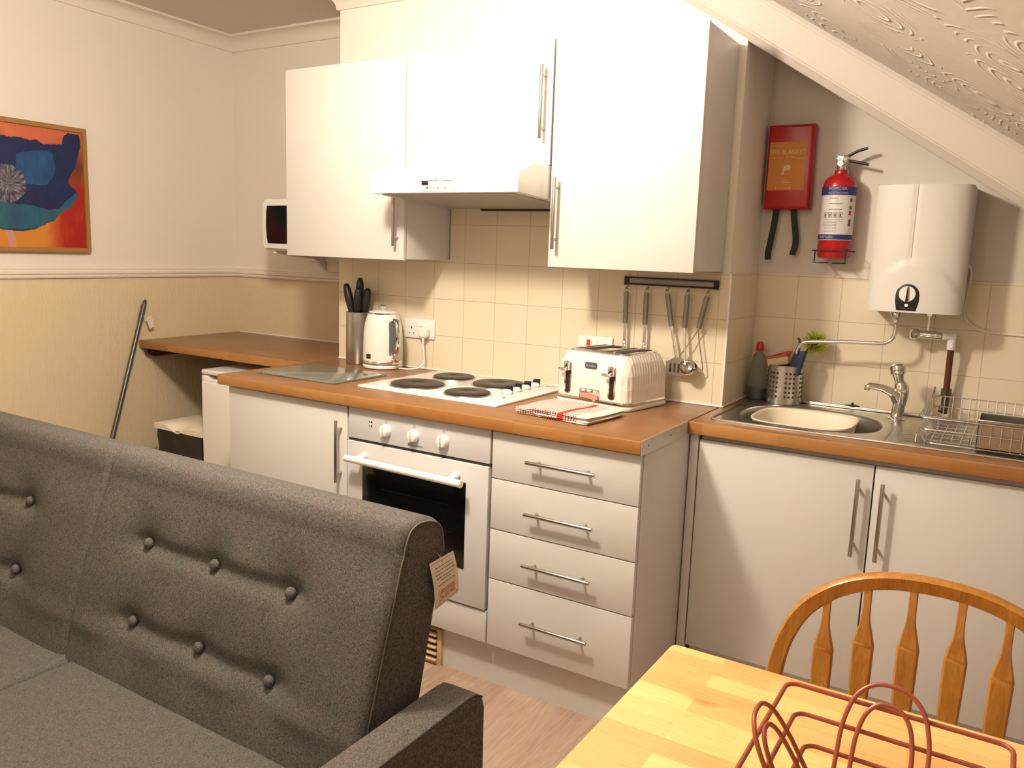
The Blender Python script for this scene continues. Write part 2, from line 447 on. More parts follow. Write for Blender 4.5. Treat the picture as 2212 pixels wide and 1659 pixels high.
# sloping ceiling with swirled plaster: prism under the flat ceiling
zs = lambda x: 2.41 - .645*(x-.87)
bm = BM(); xs0 = .87 - (CZ-2.41)/.645
prism(bm, [(xs0, CZ+.02), (xs0, CZ-.0), (2.97, zs(2.97)), (2.97, zs(2.97)+.12), (xs0+.1, CZ+.02)], 4.2, XZ(.60))
struct('ceiling_slope', bm, artex_m)
# raking beam
e = Vector((1, 0, -.645)).normalized(); nn = Vector((.645, 0, 1)).normalized()
def rake(profile, xa, xb, name, mat):
    bm = BM(); A = []; B = []
    for (y, n) in profile:
        for lst, x in ((A, xa), (B, xb)):
            p = Vector((x, y, L0(x))) + nn*n; lst.append(bm.verts.new(p))
    k = len(profile)
    for i in range(k): bm.faces.new((A[i], A[(i+1)%k], B[(i+1)%k], B[i]))
    bm.faces.new(A); bm.faces.new(list(reversed(B)))
    bmesh.ops.bevel(bm, geom=[ed for ed in bm.edges if abs((ed.verts[0].co-ed.verts[1].co).normalized().dot(e)) > .99], offset=.004, segments=2, affect='EDGES')
    return struct(name, bm, mat, False)
rake([(.690, 0), (.664, 0), (.636, .024), (.600, .112), (.585, .128), (.585, .22), (.690, .22)], .50, 2.97, 'trim_beam', plain('beam_paint', (.60,.55,.49), .8, bump=.2, bscale=150))
bm = BM(); prism(bm, [(1.0, L0(1.0)+.055), (2.97, L0(2.97)+.055), (2.97, L0(2.97)+.2), (1.0, L0(1.0)+.2)], .36, XZ(1.03)); struct('ceiling_alcove', bm, breast_white)
# coving
def coving(path, prof, name):
    """path: list of (x, y) with inward normals mitred by hand; prof: (off, z)"""
    bm = BM(); rings = []
    for (p, nrm) in path:
        rings.append([bm.verts.new((p[0]+nrm[0]*o_, p[1]+nrm[1]*o_, z)) for o_, z in prof])
    for a, b in zip(rings, rings[1:]):
        for i in range(len(prof)): bm.faces.new((a[i], a[(i+1)%len(prof)], b[(i+1)%len(prof)], b[i]))
    bm.faces.new(rings[0]); bm.faces.new(list(reversed(rings[-1])))
    return struct(name, bm, trim_paint, True)
cprof = [(-.01, 2.430), (.010, 2.430), (.012, 2.438)] + [(.012+.058*(1-math.cos(t*PI/12)), 2.438+.050*math.sin(t*PI/12)) for t in range(1, 7)] + [(.082, 2.489), (.082, CZ+.01), (-.01, CZ+.01)]
coving([((wlx(-3.5), -3.5), (1, 0)), ((XL, YL), (1, -1)), ((XB0+.01, YL), (0, -1))], cprof, 'trim_coving_left')
bprof = [(o_*1.05, z-.027+(.027 if z > 2.48 else 0)) for o_, z in cprof]
coving([((XB0, YL), (-1, 0)), ((XB0, YB), (-1, -1)), ((.80, YB), (0, -1))], bprof, 'trim_coving_chimney')
# dado rail
dprof = [(-.005, 1.219), (.010, 1.219), (.014, 1.227), (.012, 1.234), (.019, 1.240), (.019, 1.250), (.012, 1.256), (.014, 1.264), (.008, 1.272), (-.005, 1.275)]
coving([((wlx(-3.5), -3.5), (1, 0)), ((XL, YL), (1, -1)), ((XB0+.01, YL), (0, -1))], dprof, 'trim_dado')
# tiles
bm = BM(); prism(bm, [(XB0+.001,H-.02),(XB1+.005,H-.02),(XB1+.005,1.362),(.562,1.362),(.562,1.68),(-.055,1.68),(-.055,1.372),(XB0+.001,1.372)], .007, XZ(YB+.001))
struct('trim_tiles_chimney', bm, tile_x)
bm = BM(); box(bm, XB1-.001, XB1+.006, YB-.0055, YA, H-.02, 1.362); struct('trim_tiles_return', bm, tile_y)
bm = BM(); box(bm, XB1+.001, 2.95, YA-.006, YA+.001, H-.02, 1.364); struct('trim_tiles_alcove', bm, tile_a)
bm = BM(); box(bm, XB1+.001, XB1+.0085, YB-.0085, YB-.0015, H, 1.363, .002)       # corner bead
box(bm, XB0, XB1+.008, YB-.012, YB-.005, H, H+.006, .002); box(bm, XB1+.005, XB1+.012, YB-.01, YA-.005, H, H+.006, .002)
box(bm, XB1+.005, 2.4, YA-.012, YA-.005, H, H+.005, .002)
box(bm, wlx(.6)+.004, XB0, YL-.006, YL-.0005, H, H+.006, .001); struct('trim_sealant', bm, white_plastic)
# skirting on the left wall
bm = BM()
for a, b in (((wlx(-3.5), -3.5), (wlx(1.0), 1.0)),):
    vs = [bm.verts.new((a[0]+dx, a[1], z)) for dx, z in ((-.01,0),(.016,0),(.016,.09),(.008,.1),(-.01,.1))]; ws = [bm.verts.new((b[0]+dx, b[1], z)) for dx, z in ((-.01,0),(.016,0),(.016,.09),(.008,.1),(-.01,.1))]
    for i in range(5): bm.faces.new((vs[i], vs[(i+1)%5], ws[(i+1)%5], ws[i]))
    bm.faces.new(vs); bm.faces.new(list(reversed(ws)))
struct('baseboard_left', bm, trim_paint)

# ================================================================== BASE UNITS
DZ0, DZ1 = .154, .858
def door(parent, x0, x1, y0, z0, z1, name='door', mat=white_door, th=.018):
    bm = BM(); box(bm, x0, x1, y0, y0+th, z0, z1, .0016); return obj(name, bm, mat, parent)
# left base cabinet
t = thing('base_cabinet', 'white base cabinet with one door under the left end of the worktop', 'cabinet', (-.31, .3, 0))
bm = BM(); box(bm, -.622, -.004, .020, .62, .15, H-.041); box(bm, -.60, -.01, .60, .62, 0, .15); obj('body', bm, white_door, t)
d = door(t, -.618, -.006, 0, DZ0, DZ1)
bar_handle(d, (-.031, -.029, .808), (-.031, -.029, .585), (0, -.030, 0))
# oven
t = thing('built_in_oven', 'white built-in electric oven with three knobs and black glass door', 'oven', (.298, .3, 0))
bm = BM(); box(bm, .002, .598, .022, .60, .263, H-.042); obj('body', bm, dark_gap, t)
bm = BM(); box(bm, .003, .595, .0, .022, .750, .862, .002); p = obj('control_panel', bm, oven_panel, t)
for kx in (.174, .294, .415):
    bm = BM(); lathe(bm, (kx, .0, .797), [(0,-.001), (.021,-.001), (.0215,.004), (.020,.014), (.017,.020), (.009,.0225), (0,.023)], 32, (0,-1,0))
    k = obj('knob', bm, white_gloss, p)
    bm = BM(); box(bm, kx-.004, kx+.004, -.032, -.018, .780, .816, .002); obj('grip', bm, white_gloss, k)
bm = BM()
bm.free()
for dz in (.817, .803): obj('indicator_lamp', cyl(BM(), (.108, .0005, dz), (.108, -.0015, dz), .0028, seg=14), black_ink, p)
for kx in (.174, .294, .415):
    obj('knob_symbol', tube(BM(), [(kx+.0045*math.cos(a_*PI/6), -.0004, .8265+.0045*math.sin(a_*PI/6)) for a_ in range(12)], .0005, 6, True), grey_ink, p)
for dz in (.817, .803): obj('lamp_symbol', box(BM(), .096, .101, -.0006, .0001, dz-.002, dz+.002), grey_ink, p)
lettering('lettering', 'Electrolux', .0125, grey_ink, p, basis((.302, -.0003, .7605), (1,0,0), (0,0,1)))
bm = BM(); box(bm, .268, .2735, -.0006, .0001, .7605, .7685); obj('logo', bm, grey_ink, p)
bm = BM(); box(bm, .002, .597, .004, .02, .740, .750); obj('shadow_strip', bm, dark_gap, t)
bm = BM(); box(bm, .003, .594, -.006, .022, .267, .740, .0022); d = obj('oven_door', bm, oven_panel, t)
bm = BM(); box(bm, .074, .510, -.0075, -.003, .386, .676, .001); g_ = obj('door_window', bm, black_glass, d)
bm = BM()
for z in (.59, .50): box(bm, .16, .46, -.0079, -.0070, z, z+.0012)
obj('rack_outline', bm, plain('dim_rack_grey', (.02,.02,.02), .3), g_)
bm = BM(); cyl(bm, (.037, -.052, .690), (.524, -.052, .684), .0125, seg=28, bev=.002)
for hx in (.082, .475): cyl(bm, (hx, -.052, .689), (hx, -.003, .697), .010, .013, seg=20)
obj('door_handle', bm, white_gloss, d)
# filler panel under oven
t = obj('oven_housing_panel', box(BM(), .002, .598, .0, .018, .154, .261, .0015), white_door); tag(t, 'plain white panel below the oven door', 'panel')
bm = BM(); box(bm, .002, .598, .02, .60, .15, .262); o = obj('carcass', bm, white_door, t)
# drawers
t = thing('drawer_unit', 'white base unit with four drawers and steel bar handles right of the oven', 'drawer unit', (.85, .3, 0))
bm = BM(); box(bm, .601, 1.085, .020, .62, .15, H-.041); box(bm, 1.088, 1.103, .0195, .640, .0, H-.041, .001); obj('body', bm, white_door, t)
for (za, zb, hz, lb) in ((.7095, .858, .785, 'top'), (.545, .7065, .623, ''), (.380, .5415, .459, ''), (.154, .3765, .270, '')):
    dr = door(t, .603, 1.098, 0, za, zb, 'drawer')
    bar_handle(dr, (.740, -.029, hz), (.970, -.029, hz), (0, -.030, 0))
# plinth
t = obj('plinth', box(BM(), -.62, 1.087, .040, .056, 0, .149), white_door); tag(t, 'white plinth board along the foot of the oven and drawers', 'plinth')
bm = BM(); box(bm, .10, .402, .028, .040, .0, .128, .001)
t = obj('plinth_grille', bm, grille_m); tag(t, 'beige slatted vent grille in the plinth under the oven', 'vent grille')
bm = BM()
for k in range(5):
    z = .013+k*.0225
    prism(bm, [(.029, z), (.017, z+.003), (.017, z+.007), (.029, z+.013)], .27, basis((.115, 0, 0), (0,1,0), (0,0,1)))
obj('slat', bm, grille_m, t)
bm = BM()
for k in range(5): box(bm, .115, .385, .0272, .0284, .027+k*.0225-.001, .035+k*.0225-.001)
obj('slot', bm, dark_gap, t)
# main worktop
def worktop(name, pts, label, y_front=None, xr=None, hole=None):
    bm = BM(); prism(bm, pts, .040, Matrix.Translation((0,0,H-.040)), .004, 2)
    o = obj(name, bm, [worktop_m, edge_m], None); tag(o, label, 'worktop')
    for f in o.data.polygons:
        if f.normal.z < .6 and f.normal.y < -.2: f.material_index = 1
    return o
wt = worktop('worktop', [(-.657, -.022), (1.103, -.022), (1.103, YB-.001), (-.657, YB-.001)], 'long wood effect worktop holding the hob, kettle and toaster')
bm = BM(); box(bm, 1.1032, 1.1055, -.020, .350, H-.042, H+.0005); st_ = obj('end_strip', bm, alu, wt, label='grey metal strip on the worktop end')
for y in (.03, .20): obj('screw', cyl(BM(), (1.1050, y, H-.020), (1.1060, y, H-.020), .0028, seg=12), dark_gap, st_)
# shelf worktop in left alcove
ws = worktop('shelf_worktop', [(wlx(.44)+.002, .440), (-.6585, .440), (-.6585, YB+.004), (XB0-.001, YB+.004), (XB0-.001, YL-.001), (XL+.004, YL-.001)], 'wood effect shelf worktop fitted into the left alcove above the fridge')
bm = BM(); prism(bm, [(.46, H-.041), (1.08, H-.041), (1.08, H-.085), (.50, H-.085), (.46, H-.07)], .02, basis((wlx(.7)+.030, 0, 0), (0,1,0), (0,0,1))); obj('bracket_batten', bm, brown_pipe, ws)
# sink run
ws2 = worktop('sink_worktop', [(1.1065, .352), (2.60, .352), (2.60, .989), (1.1135, .989), (1.1135, .66), (1.1065, .66)], 'wood effect worktop around the steel sink')
bm = BM(); box(bm, 1.16, 2.04, .435, .945, H-.2, H+.05)
cut = obj('cutter', bm, dark_gap, None, False)
md = ws2.modifiers.new('cut', 'BOOLEAN'); md.object = cut; md.solver = 'EXACT'
dg = bpy.context.evaluated_depsgraph_get(); me2 = bpy.data.meshes.new_from_object(ws2.evaluated_get(dg))
ws2.modifiers.clear(); ws2.data = me2; bpy.data.objects.remove(cut)
YS = .379
t = thing('sink_cabinet', 'white double door cabinet under the sink', 'cabinet', (1.65, .65, 0))
bm = BM(); box(bm, 1.107, 1.133, YS-.004, YS+.018, 0, H-.041, .001); box(bm, 1.137, 1.155, YS+.02, .95, .15, H-.041); box(bm, 2.15, 2.168, YS+.02, .95, .15, H-.041); box(bm, 1.155, 2.15, YS+.02, .95, .15, .168); box(bm, 1.155, 2.15, YS+.02, YS+.036, .70, H-.041)
obj('body', bm, white_door, t)
bm = BM(); box(bm, 1.133, 2.168, YS+.05, YS+.066, 0, .149); obj('plinth_board', bm, white_door, t)
d = door(t, 1.1365, 1.6495, YS, DZ0, .845); bar_handle(d, (1.615, YS-.029, .804), (1.613, YS-.029, .575), (0, -.030, 0))
d = door(t, 1.6535, 2.166, YS, DZ0, .845); bar_handle(d, (1.680, YS-.029, .802), (1.679, YS-.029, .573), (0, -.030, 0))
bm = BM(); box(bm, 1.648, 1.655, YS+.019, YS+.0205, .16, .84); obj('door_gap', bm, dark_gap, t)

# ================================================================== WALL CABINETS
YU, ZU, ZT = .363, 1.363, 2.102
GRP = 'white wall cabinets over the worktop'
def wallcab(x0, x1, z0, label, hx, hz0, hz1):
    t = thing('wall_cabinet', label, 'cabinet', ((x0+x1)/2, .5, z0), 0, GRP)
    bm = BM(); box(bm, x0+.0035, x1-.0035, YU+.0195, YB-.0065, z0+.004, ZT-.002, .001); obj('body', bm, white_door, t)
    d = door(t, x0+.0012, x1-.0022, YU, z0, ZT)
    bar_handle(d, (hx, YU-.029, hz0), (hx, YU-.029, hz1), (0, -.030, 0))
    return t
c1 = wallcab(-.684, -.057, ZU, 'left white wall cabinet with a handle at its lower right', -.088, 1.643, 1.415)
bm = BM(); box(bm, -.066, -.058, YU+.002, YU+.012, ZU-.004, ZU); obj('hinge_tip', bm, steel, c1)
c2 = wallcab(-.055, .563, 1.700, 'short white wall cabinet above the cooker hood', .533, 2.018, 1.782)
c3 = wallcab(.567, 1.084, ZU, 'right white wall cabinet beside the sloping ceiling', .598, 1.657, 1.422)
# cooker hood
t = thing('cooker_hood', 'white cooker hood with slide switches above the hob', 'cooker hood', (.254, .4, 1.57))
hp = [(.165,1.597), (.160,1.657), (.262,1.697), (YB-.007,1.697), (YB-.007,1.572)]
bm = BM(); prism(bm, hp, .616, basis((-.054, 0, 0), (0,1,0), (0,0,1)), .0015); obj('body', bm, white_gloss, t)
def hz_(y): return 1.597 + (1.572-1.597)*(y-.165)/(YB-.172)
bm = BM()
vs = [bm.verts.new(p) for p in ((-.02,.195,hz_(.195)-.0022),(.53,.195,hz_(.195)-.0022),(.53,.63,hz_(.63)-.0022),(-.02,.63,hz_(.63)-.0022),(-.02,.195,hz_(.195)+.003),(.53,.195,hz_(.195)+.003),(.53,.63,hz_(.63)+.003),(-.02,.63,hz_(.63)+.003))]
for f in ((0,1,2,3),(4,5,6,7),(0,1,5,4),(1,2,6,5),(2,3,7,6),(3,0,4,7)): bm.faces.new([vs[i] for i in f])
obj('grease_filter', bm, plain('filter_grey', (.40,.38,.34), .5, .3), t)
bm = BM(); box(bm, .10, .558, .640, .655, 1.5645, 1.572); obj('rear_slot', bm, dark_gap, t)
# switch panel on the sloping front face
fx = Vector((1,0,0)); fyv = Vector((0, -.005, .060)).normalized(); Mh = basis((.243, .1648, 1.600), fx, fyv) @ Matrix.Diagonal((1.42, 1.0, 1.0, 1.0))
bm = BM(); prism(bm, rrect(-.060, .056, .001, .054, .014), .0022, Mh, .0006); pn = obj('switch_panel', bm, white_gloss, t)
bm = BM(); prism(bm, [(-.050,.0340),(.046,.0340),(.046,.0362),(-.050,.0362)], .0028, Mh); obj('slider_track', bm, grey_ink, pn)
bm = BM(); prism(bm, [(-.043,.0225),(-.024,.0225),(-.025,.0345),(-.042,.0345)], .006, Mh, .0008); obj('slider_knob', bm, black_plastic, pn)
bm = BM(); prism(bm, [(.006,.028),(.017,.028),(.017,.037),(.006,.037)], .005, Mh, .0008); obj('slider_knob', bm, white_gloss, pn)
bm = BM()
for q in ((.000,.043,.0016),(.010,.043,.0008),(.017,.043,.0008),(.024,.043,.001),(-.044,.043,.0008),(-.036,.043,.0008)): prism(bm, ellipse(q[0], q[1], q[2], q[2]*1.4, 8), .0027, Mh)
obj('panel_mark', bm, grey_ink, pn)
lettering('lettering', 'Electrolux', .0125, grey_ink, pn, Mh @ Matrix.Translation((.006, .009, .0024)))
bm = BM(); prism(bm, [(-.0305,.009),(-.0255,.009),(-.0255,.017),(-.0305,.017)], .0027, Mh); obj('logo', bm, grey_ink, pn)

# ================================================================== LEFT ALCOVE
# microwave on bracket
t = thing('microwave', 'white microwave with dark window on a wall bracket behind the left cabinet', 'microwave', (-1.01, .9, 1.378))
bm = BM(); box(bm, -1.236, -.775, .735, 1.075, 1.378, 1.622, .006); obj('body', bm, white_plastic, t)
bm = BM()
pts = [(-1.226, 1.400), (-.775, 1.400), (-.775, 1.612), (-1.226, 1.612)]
pts = [Vector(p) for p in ((-1.214,1.386,0),(-1.0,1.383,0),(-.785,1.386,0),(-.780,1.50,0),(-.785,1.604,0),(-1.0,1.607,0),(-1.222,1.604,0),(-1.226,1.55,0),(-1.226,1.45,0),(-1.222,1.40,0))]
prism(bm, [(p.x, p.y) for p in pts], .022, XZ(.735), .005); d = obj('door', bm, white_gloss, t)
pts = [Vector(p) for p in ((-1.186,1.410,0),(-.92,1.408,0),(-.91,1.50,0),(-.92,1.590,0),(-1.190,1.588,0),(-1.1945,1.56,0),(-1.197,1.52,0),(-1.197,1.48,0),(-1.1935,1.44,0))]
bm = BM(); prism(bm, [(p.x, p.y) for p in pts], .003, XZ(.7145)); obj('door_window', bm, black_glass, d)
bm = BM(); box(bm, -.88, -.80, .7105, .713, 1.42, 1.58, .002); obj('control_panel', bm, plain('grey_plastic', (.45,.43,.40), .4), t)
t = thing('microwave_bracket', 'white wall bracket holding up the microwave', 'bracket', (-1.01, 1.0, 1.34))
for x in (-1.19, -.84):
    bm = BM(); prism(bm, [(YL-.002, 1.280), (YL-.002, 1.365), (.745, 1.3765), (.745, 1.362), (1.02, 1.335)], .022, basis((x, 0, 0), (0,1,0), (0,0,1)), .001)
    obj('arm', bm, white_plastic, t)
bm = BM(); box(bm, -1.30, -.80, YL-.012, YL-.001, 1.325, 1.362, .002); obj('back_bar', bm, white_plastic, t)
for x in (-1.178, -.828): obj('rubber_pad', cyl(BM(), (x, .90, 1.368), (x, .90, 1.3775), .012, seg=14), black_plastic, t)
# fridge
t = thing('fridge', 'small white under-counter fridge below the alcove shelf', 'fridge', (-.96, .65, 0))
bm = BM(); box(bm, -1.236, -.700, .405, .95, .02, .800, .004); obj('body', bm, white_plastic, t)
bm = BM(); box(bm, -1.240, -.696, .352, .97, .802, .825, .007, 3); obj('top', bm, white_gloss, t)
bm = BM(); box(bm, -1.238, -.698, .350, .402, .05, .770, .007, 3)
prism(bm, [(-1.238,.768), (-1.238,.798), (-1.205,.798), (-1.175,.782), (-.76,.782), (-.73,.798), (-.698,.798), (-.698,.768)], .048, XZ(.402), .002)
obj('door', bm, white_gloss, t)
for x in (-1.2, -.74):
    for y in (.44, .9): obj('foot', cyl(BM(), (x, y, 0), (x, y, .022), .018, seg=14), black_plastic, t)
# bin
t = thing('waste_bin', 'small waste bin with cream lid between wall and fridge', 'bin', (-1.42, .47, 0))
bm = BM(); tb = bmesh.new(); bmesh.ops.create_cube(tb, size=1)
for v in tb.verts:
    k = .88 if v.co.z < 0 else 1
    v.co = Vector((-1.420+v.co.x*.330*k, .475+v.co.y*.235*k, .25+v.co.z*.50))
bmesh.ops.subdivide_edges(tb, edges=tb.edges, cuts=10, use_grid_fill=True)
for v in tb.verts:
    n = noise.noise(v.co*14)*.010 + noise.noise(v.co*34)*.005
    c_ = Vector((-1.42, .475, v.co.z)); d_ = (v.co-c_); d_.z = 0
    if .02 < v.co.z < .49 and d_.length > .01: v.co += d_.normalized()*n
join(bm, tb); obj('bin_body', bm, bag_black, t, angle=80)
bm = BM()
lid = []
NX, NY = 24, 14
grid = [[None]*(NY+1) for _ in range(NX+1)]
for i in range(NX+1):
    for j in range(NY+1):
        x = -1.598+.356*i/NX; y = .350+.25*j/NY
        dome = .016*(1-((i/NX-.5)*2)**4)*(1-((j/NY-.5)*2)**4)
        dip = -.034*math.exp(-(((x+1.43)/.055)**2+((y-.350)/.035)**2))
        grid[i][j] = bm.verts.new((x, y, .523+dome+dip))
for i in range(NX):
    for j in range(NY): bm.faces.new((grid[i][j], grid[i+1][j], grid[i+1][j+1], grid[i][j+1]))
ex = bmesh.ops.extrude_face_region(bm, geom=list(bm.faces))
for v in ex['geom']:
    if isinstance(v, bmesh.types.BMVert): v.co.z = .497
obj('lid', bm, cream_plastic, t)
# broom
p_top = Vector((wlx(.474)+.016, .474, 1.108)); p_bot = Vector((-1.655, .02, .0))
t = thing('broom', 'grey metal broom handle leaning against the left wall', 'broom', p_bot)
dd = (p_top-p_bot).normalized()
bm = BM(); cyl(bm, p_bot+dd*.10, p_top-dd*.10, .0115, seg=20); obj('pole', bm, broom_grey, t)
bm = BM(); cyl(bm, p_top-dd*.105, p_top-dd*.03, .0135, .0125, seg=20)
a_ = p_top-dd*.03; sx_ = Vector((dd.y, -dd.x, 0)).normalized(); sx_ = Vector((0,1,0))
tube(bm, [a_+sx_*(.009*math.cos(PI*k/8)) + dd*(.026*math.sin(PI*k/8)) for k in range(9)], .0045, 8)
obj('grip', bm, broom_grey, t)
bm = BM(); cyl(bm, p_bot+dd*.05, p_bot+dd*.13, .018, .014, seg=18); box(bm, -1.665, -1.615, -.14, .16, .035, .075, .01); obj('head', bm, black_plastic, t)
bm = BM(); box(bm, -1.670, -1.610, -.145, .165, .0, .037, .004); obj('bristles', bm, strap_black, t)
q = p_top-dd*.085
bm = BM(); tube(bm, [q+Vector((.012,0,0)), q+Vector((.018,.014,-.014))], .0012, 6)
prism(bm, [(0,0),(.030,0),(.030,-.062),(0,-.062)], .0008, basis(q+Vector((.018,.012,-.012)), (.15,.9,.4), (.1,-.35,.9))); obj('price_tag', bm, paper, t, label='small paper tag tied to the broom')

# ================================================================== PICTURE
ang = math.atan(.055); px = wlx(0)
def on_wall(y, z, off): return Vector((wlx(y)+off, y, z))
t = thing('framed_picture', 'framed print of a blue poppy on an orange ground hung on the left wall', 'picture', on_wall(-.20, 1.34, .015))
y0_, y1_, z0_, z1_ = -.60, .185, 1.337, 1.897
bm = BM()
for (ya_, yb_, za_, zb_) in ((y0_, y1_, z0_, z0_+.020), (y0_, y1_, z1_-.020, z1_), (y0_, y0_+.020, z0_+.02, z1_-.02), (y1_-.020, y1_, z0_+.02, z1_-.02)):
    vs = [bm.verts.new(on_wall(y, z, o_)) for o_ in (.001, .028) for (y, z) in ((ya_,za_),(yb_,za_),(yb_,zb_),(ya_,zb_))]
    for f in ((0,1,2,3),(4,5,6,7),(0,1,5,4),(1,2,6,5),(2,3,7,6),(3,0,4,7)): bm.faces.new([vs[i] for i in f])
obj('frame', bm, frame_wood, t, smooth=False)
def inpoly(x, y, P):
    c = False; j = len(P)-1
    for i in range(len(P)):
        if (P[i][1] > y) != (P[j][1] > y) and x < (P[j][0]-P[i][0])*(y-P[i][1])/(P[j][1]-P[i][1])+P[i][0]: c = not c
        j = i
    return c
flower = [(-300,300),(-100,240),(0,250),(60,270),(150,280),(250,300),(350,320),(440,375),(540,370),(640,380),(660,290),(720,255),(850,290),(860,420),(820,520),(780,640),(720,730),(700,800),(720,840),(790,890),(820,950),(760,1000),(700,1070),(620,1110),(500,1200),(400,1250),(280,1300),(150,1325),(0,1310),(-250,1280),(-600,1100),(-760,800),(-700,560),(-500,400)]
light_p = [(120,480),(200,440),(380,430),(520,460),(545,560),(540,680),(500,750),(450,820),(300,810),(200,780),(120,640)]
dark_p = [(100,900),(250,810),(450,830),(600,900),(640,960),(560,1080),(400,1080),(250,1020),(120,1000)]
teal_p = [(-400,1000),(0,1000),(120,1010),(250,1030),(400,1080),(560,1085),(700,960),(790,910),(820,950),(700,1070),(500,1195),(300,1290),(0,1300),(-400,1200)]
def pic_col(X, Y):
    wv = Vector((X*.012, Y*.012, 0)); X += 14*noise.noise(wv); Y += 14*noise.noise(wv+Vector((9,3,0)))
    n = noise.noise(Vector((X*.006, Y*.004, 4)))*.5+noise.noise(Vector((X*.03, Y*.008, 1)))*.25
    def mixc(a, b, t): t = min(1, max(0, t)); return tuple(a[i]*(1-t)+b[i]*t for i in range(3))
    if -60 < X-30-(Y-1320)*.15 < 20 and Y > 1310: c = (222,160,140)
    elif inpoly(X, Y, flower):
        c = mixc((28,50,110), (22,36,84), .5+n)
        if inpoly(X, Y, teal_p): c = mixc((48,112,135), (36,86,120), .5+n*1.5)
        if inpoly(X, Y, dark_p): c = mixc((28,44,100), (22,32,80), .5+n*1.5)
        if inpoly(X, Y, light_p): c = mixc((38,100,150), (26,74,130), .5+n*1.6)
        r = math.hypot(X-0, Y-790)
        if r < 215:
            m_ = noise.noise(Vector((math.atan2(Y-790, X)*9, r*.012, 2)))
            c = mixc((150,148,150), (60,52,84), .5+m_*1.4)
    else:
        v = (Y-280)/1250
        c = mixc((228,120,78), (180,60,26), v*2.2)
        c = mixc(c, (120,62,32), 1-abs(Y-640)/230) if X > 550 and 410 < Y < 870 else c
        if Y > 860: c = mixc((232,150,50), (188,34,24), (X-430)/190 + n*.5)
        c = mixc(c, (240,150,100), n)
    return tuple(q*.68 for q in lin(c))
bm = BM(); NU, NV = 230, 170; G_ = []
cl = bm.loops.layers.float_color.new('Col')
iy0, iy1, iz0, iz1 = y0_+.018, y1_-.018, z0_+.018, z1_-.018
for i in range(NU+1): G_.append([bm.verts.new(on_wall(iy0+(iy1-iy0)*i/NU, iz0+(iz1-iz0)*j/NV, .018)) for j in range(NV+1)])
CC = {}
for i in range(NU+1):
    for j in range(NV+1):
        y = iy0+(iy1-iy0)*i/NU; u = (y+.19)/.365; v = j/NV; X = u*900; yt = 100+.19*max(X,0); yb2 = 1500+.03*X; CC[(i,j)] = pic_col(X, yb2+(yt-yb2)*v)
for i in range(NU):
    for j in range(NV):
        f = bm.faces.new((G_[i][j], G_[i+1][j], G_[i+1][j+1], G_[i][j+1]))
        for lp, key in zip(f.loops, ((i,j),(i+1,j),(i+1,j+1),(i,j+1))): lp[cl] = (*CC[key], 1)
obj('print', bm, print_m, t)
bm = BM()
vs = [bm.verts.new(on_wall(y, z, o_)) for o_ in (.002, .015) for (y, z) in ((iy0,iz0),(iy1,iz0),(iy1,iz1),(iy0,iz1))]
for f in ((0,1,2,3),(4,5,6,7),(0,1,5,4),(1,2,6,5),(2,3,7,6),(3,0,4,7)): bm.faces.new([vs[i] for i in f])
obj('backing_board', bm, paper, t, smooth=False)
#PART2
# ================================================================== HOB
t = thing('hob', 'white electric hob with four solid hotplates set in the worktop', 'hob', (.225, .37, H))
HZ = H+.007
bm = BM(); prism(bm, rrect(-.078, .532, .125, .632, .012, 4), .0075, Matrix.Translation((0,0,H-.0003)), .003); obj('base', bm, white_gloss, t)
for (x, y, r) in ((.092,.270,.099), (.088,.505,.080), (.315,.478,.099), (.335,.243,.080)):
    bm = BM(); lathe(bm, (x, y, HZ-.001), [(0,.011),(.024,.011),(.026,.0122),(r*.6,.0125),(r*.93,.0125),(r,.010),(r,.006)], 56)
    pl = obj('hotplate', bm, hob_iron, t)
    bm = BM(); lathe(bm, (x, y, HZ-.001), [(r-.002,.0),(r-.001,.0065),(r+.004,.0055),(r+.006,.0)], 56); obj('rim_ring', bm, steel, pl)
for (x, y) in ((.433,.350), (.430,.415), (.428,.485), (.426,.555)):
    bm = BM(); lathe(bm, (x, y, HZ-.001), [(.0195,0),(.020,.003),(.018,.010),(.012,.016),(0,.018)], 28); k = obj('knob', bm, white_gloss, t)
    bm = BM(); prism(bm, [(-.017,0),(.017,0),(.019,.026),(-.006,.026)], .008, basis((x, y+.004, HZ+.003), (.86,.5,0), (0,0,1)), .001); obj('pointer', bm, black_plastic, k)
    bm = BM(); lathe(bm, (x, y, HZ-.001), [(.018,0),(.022,.0005),(.0225,.0015),(.018,.002)], 28); obj('collar', bm, black_plastic, k)
bm = BM(); cyl(bm, (.474,.262,HZ-.001), (.474,.262,HZ+.002), .0055, seg=18); obj('indicator_lamp', bm, black_plastic, t)
bm = BM(); box(bm, .455, .500, .588, .591, HZ, HZ+.0009); obj('logo', bm, grey_ink, t)

# ================================================================== GLASS BOARD
bm = BM(); prism(bm, rrect(-.585, -.165, .100, .405, .012, 4), .006, Matrix.Translation((0,0,H+.0012)), .0012)
t = obj('worktop_saver', bm, glass_m); tag(t, 'clear glass worktop saver lying left of the hob', 'glass board')
for x in (-.56, -.19):
    for y in (.125, .38): obj('rubber_foot', cyl(BM(), (x, y, H+.0002), (x, y, H+.0014), .006, seg=12), black_plastic, t)

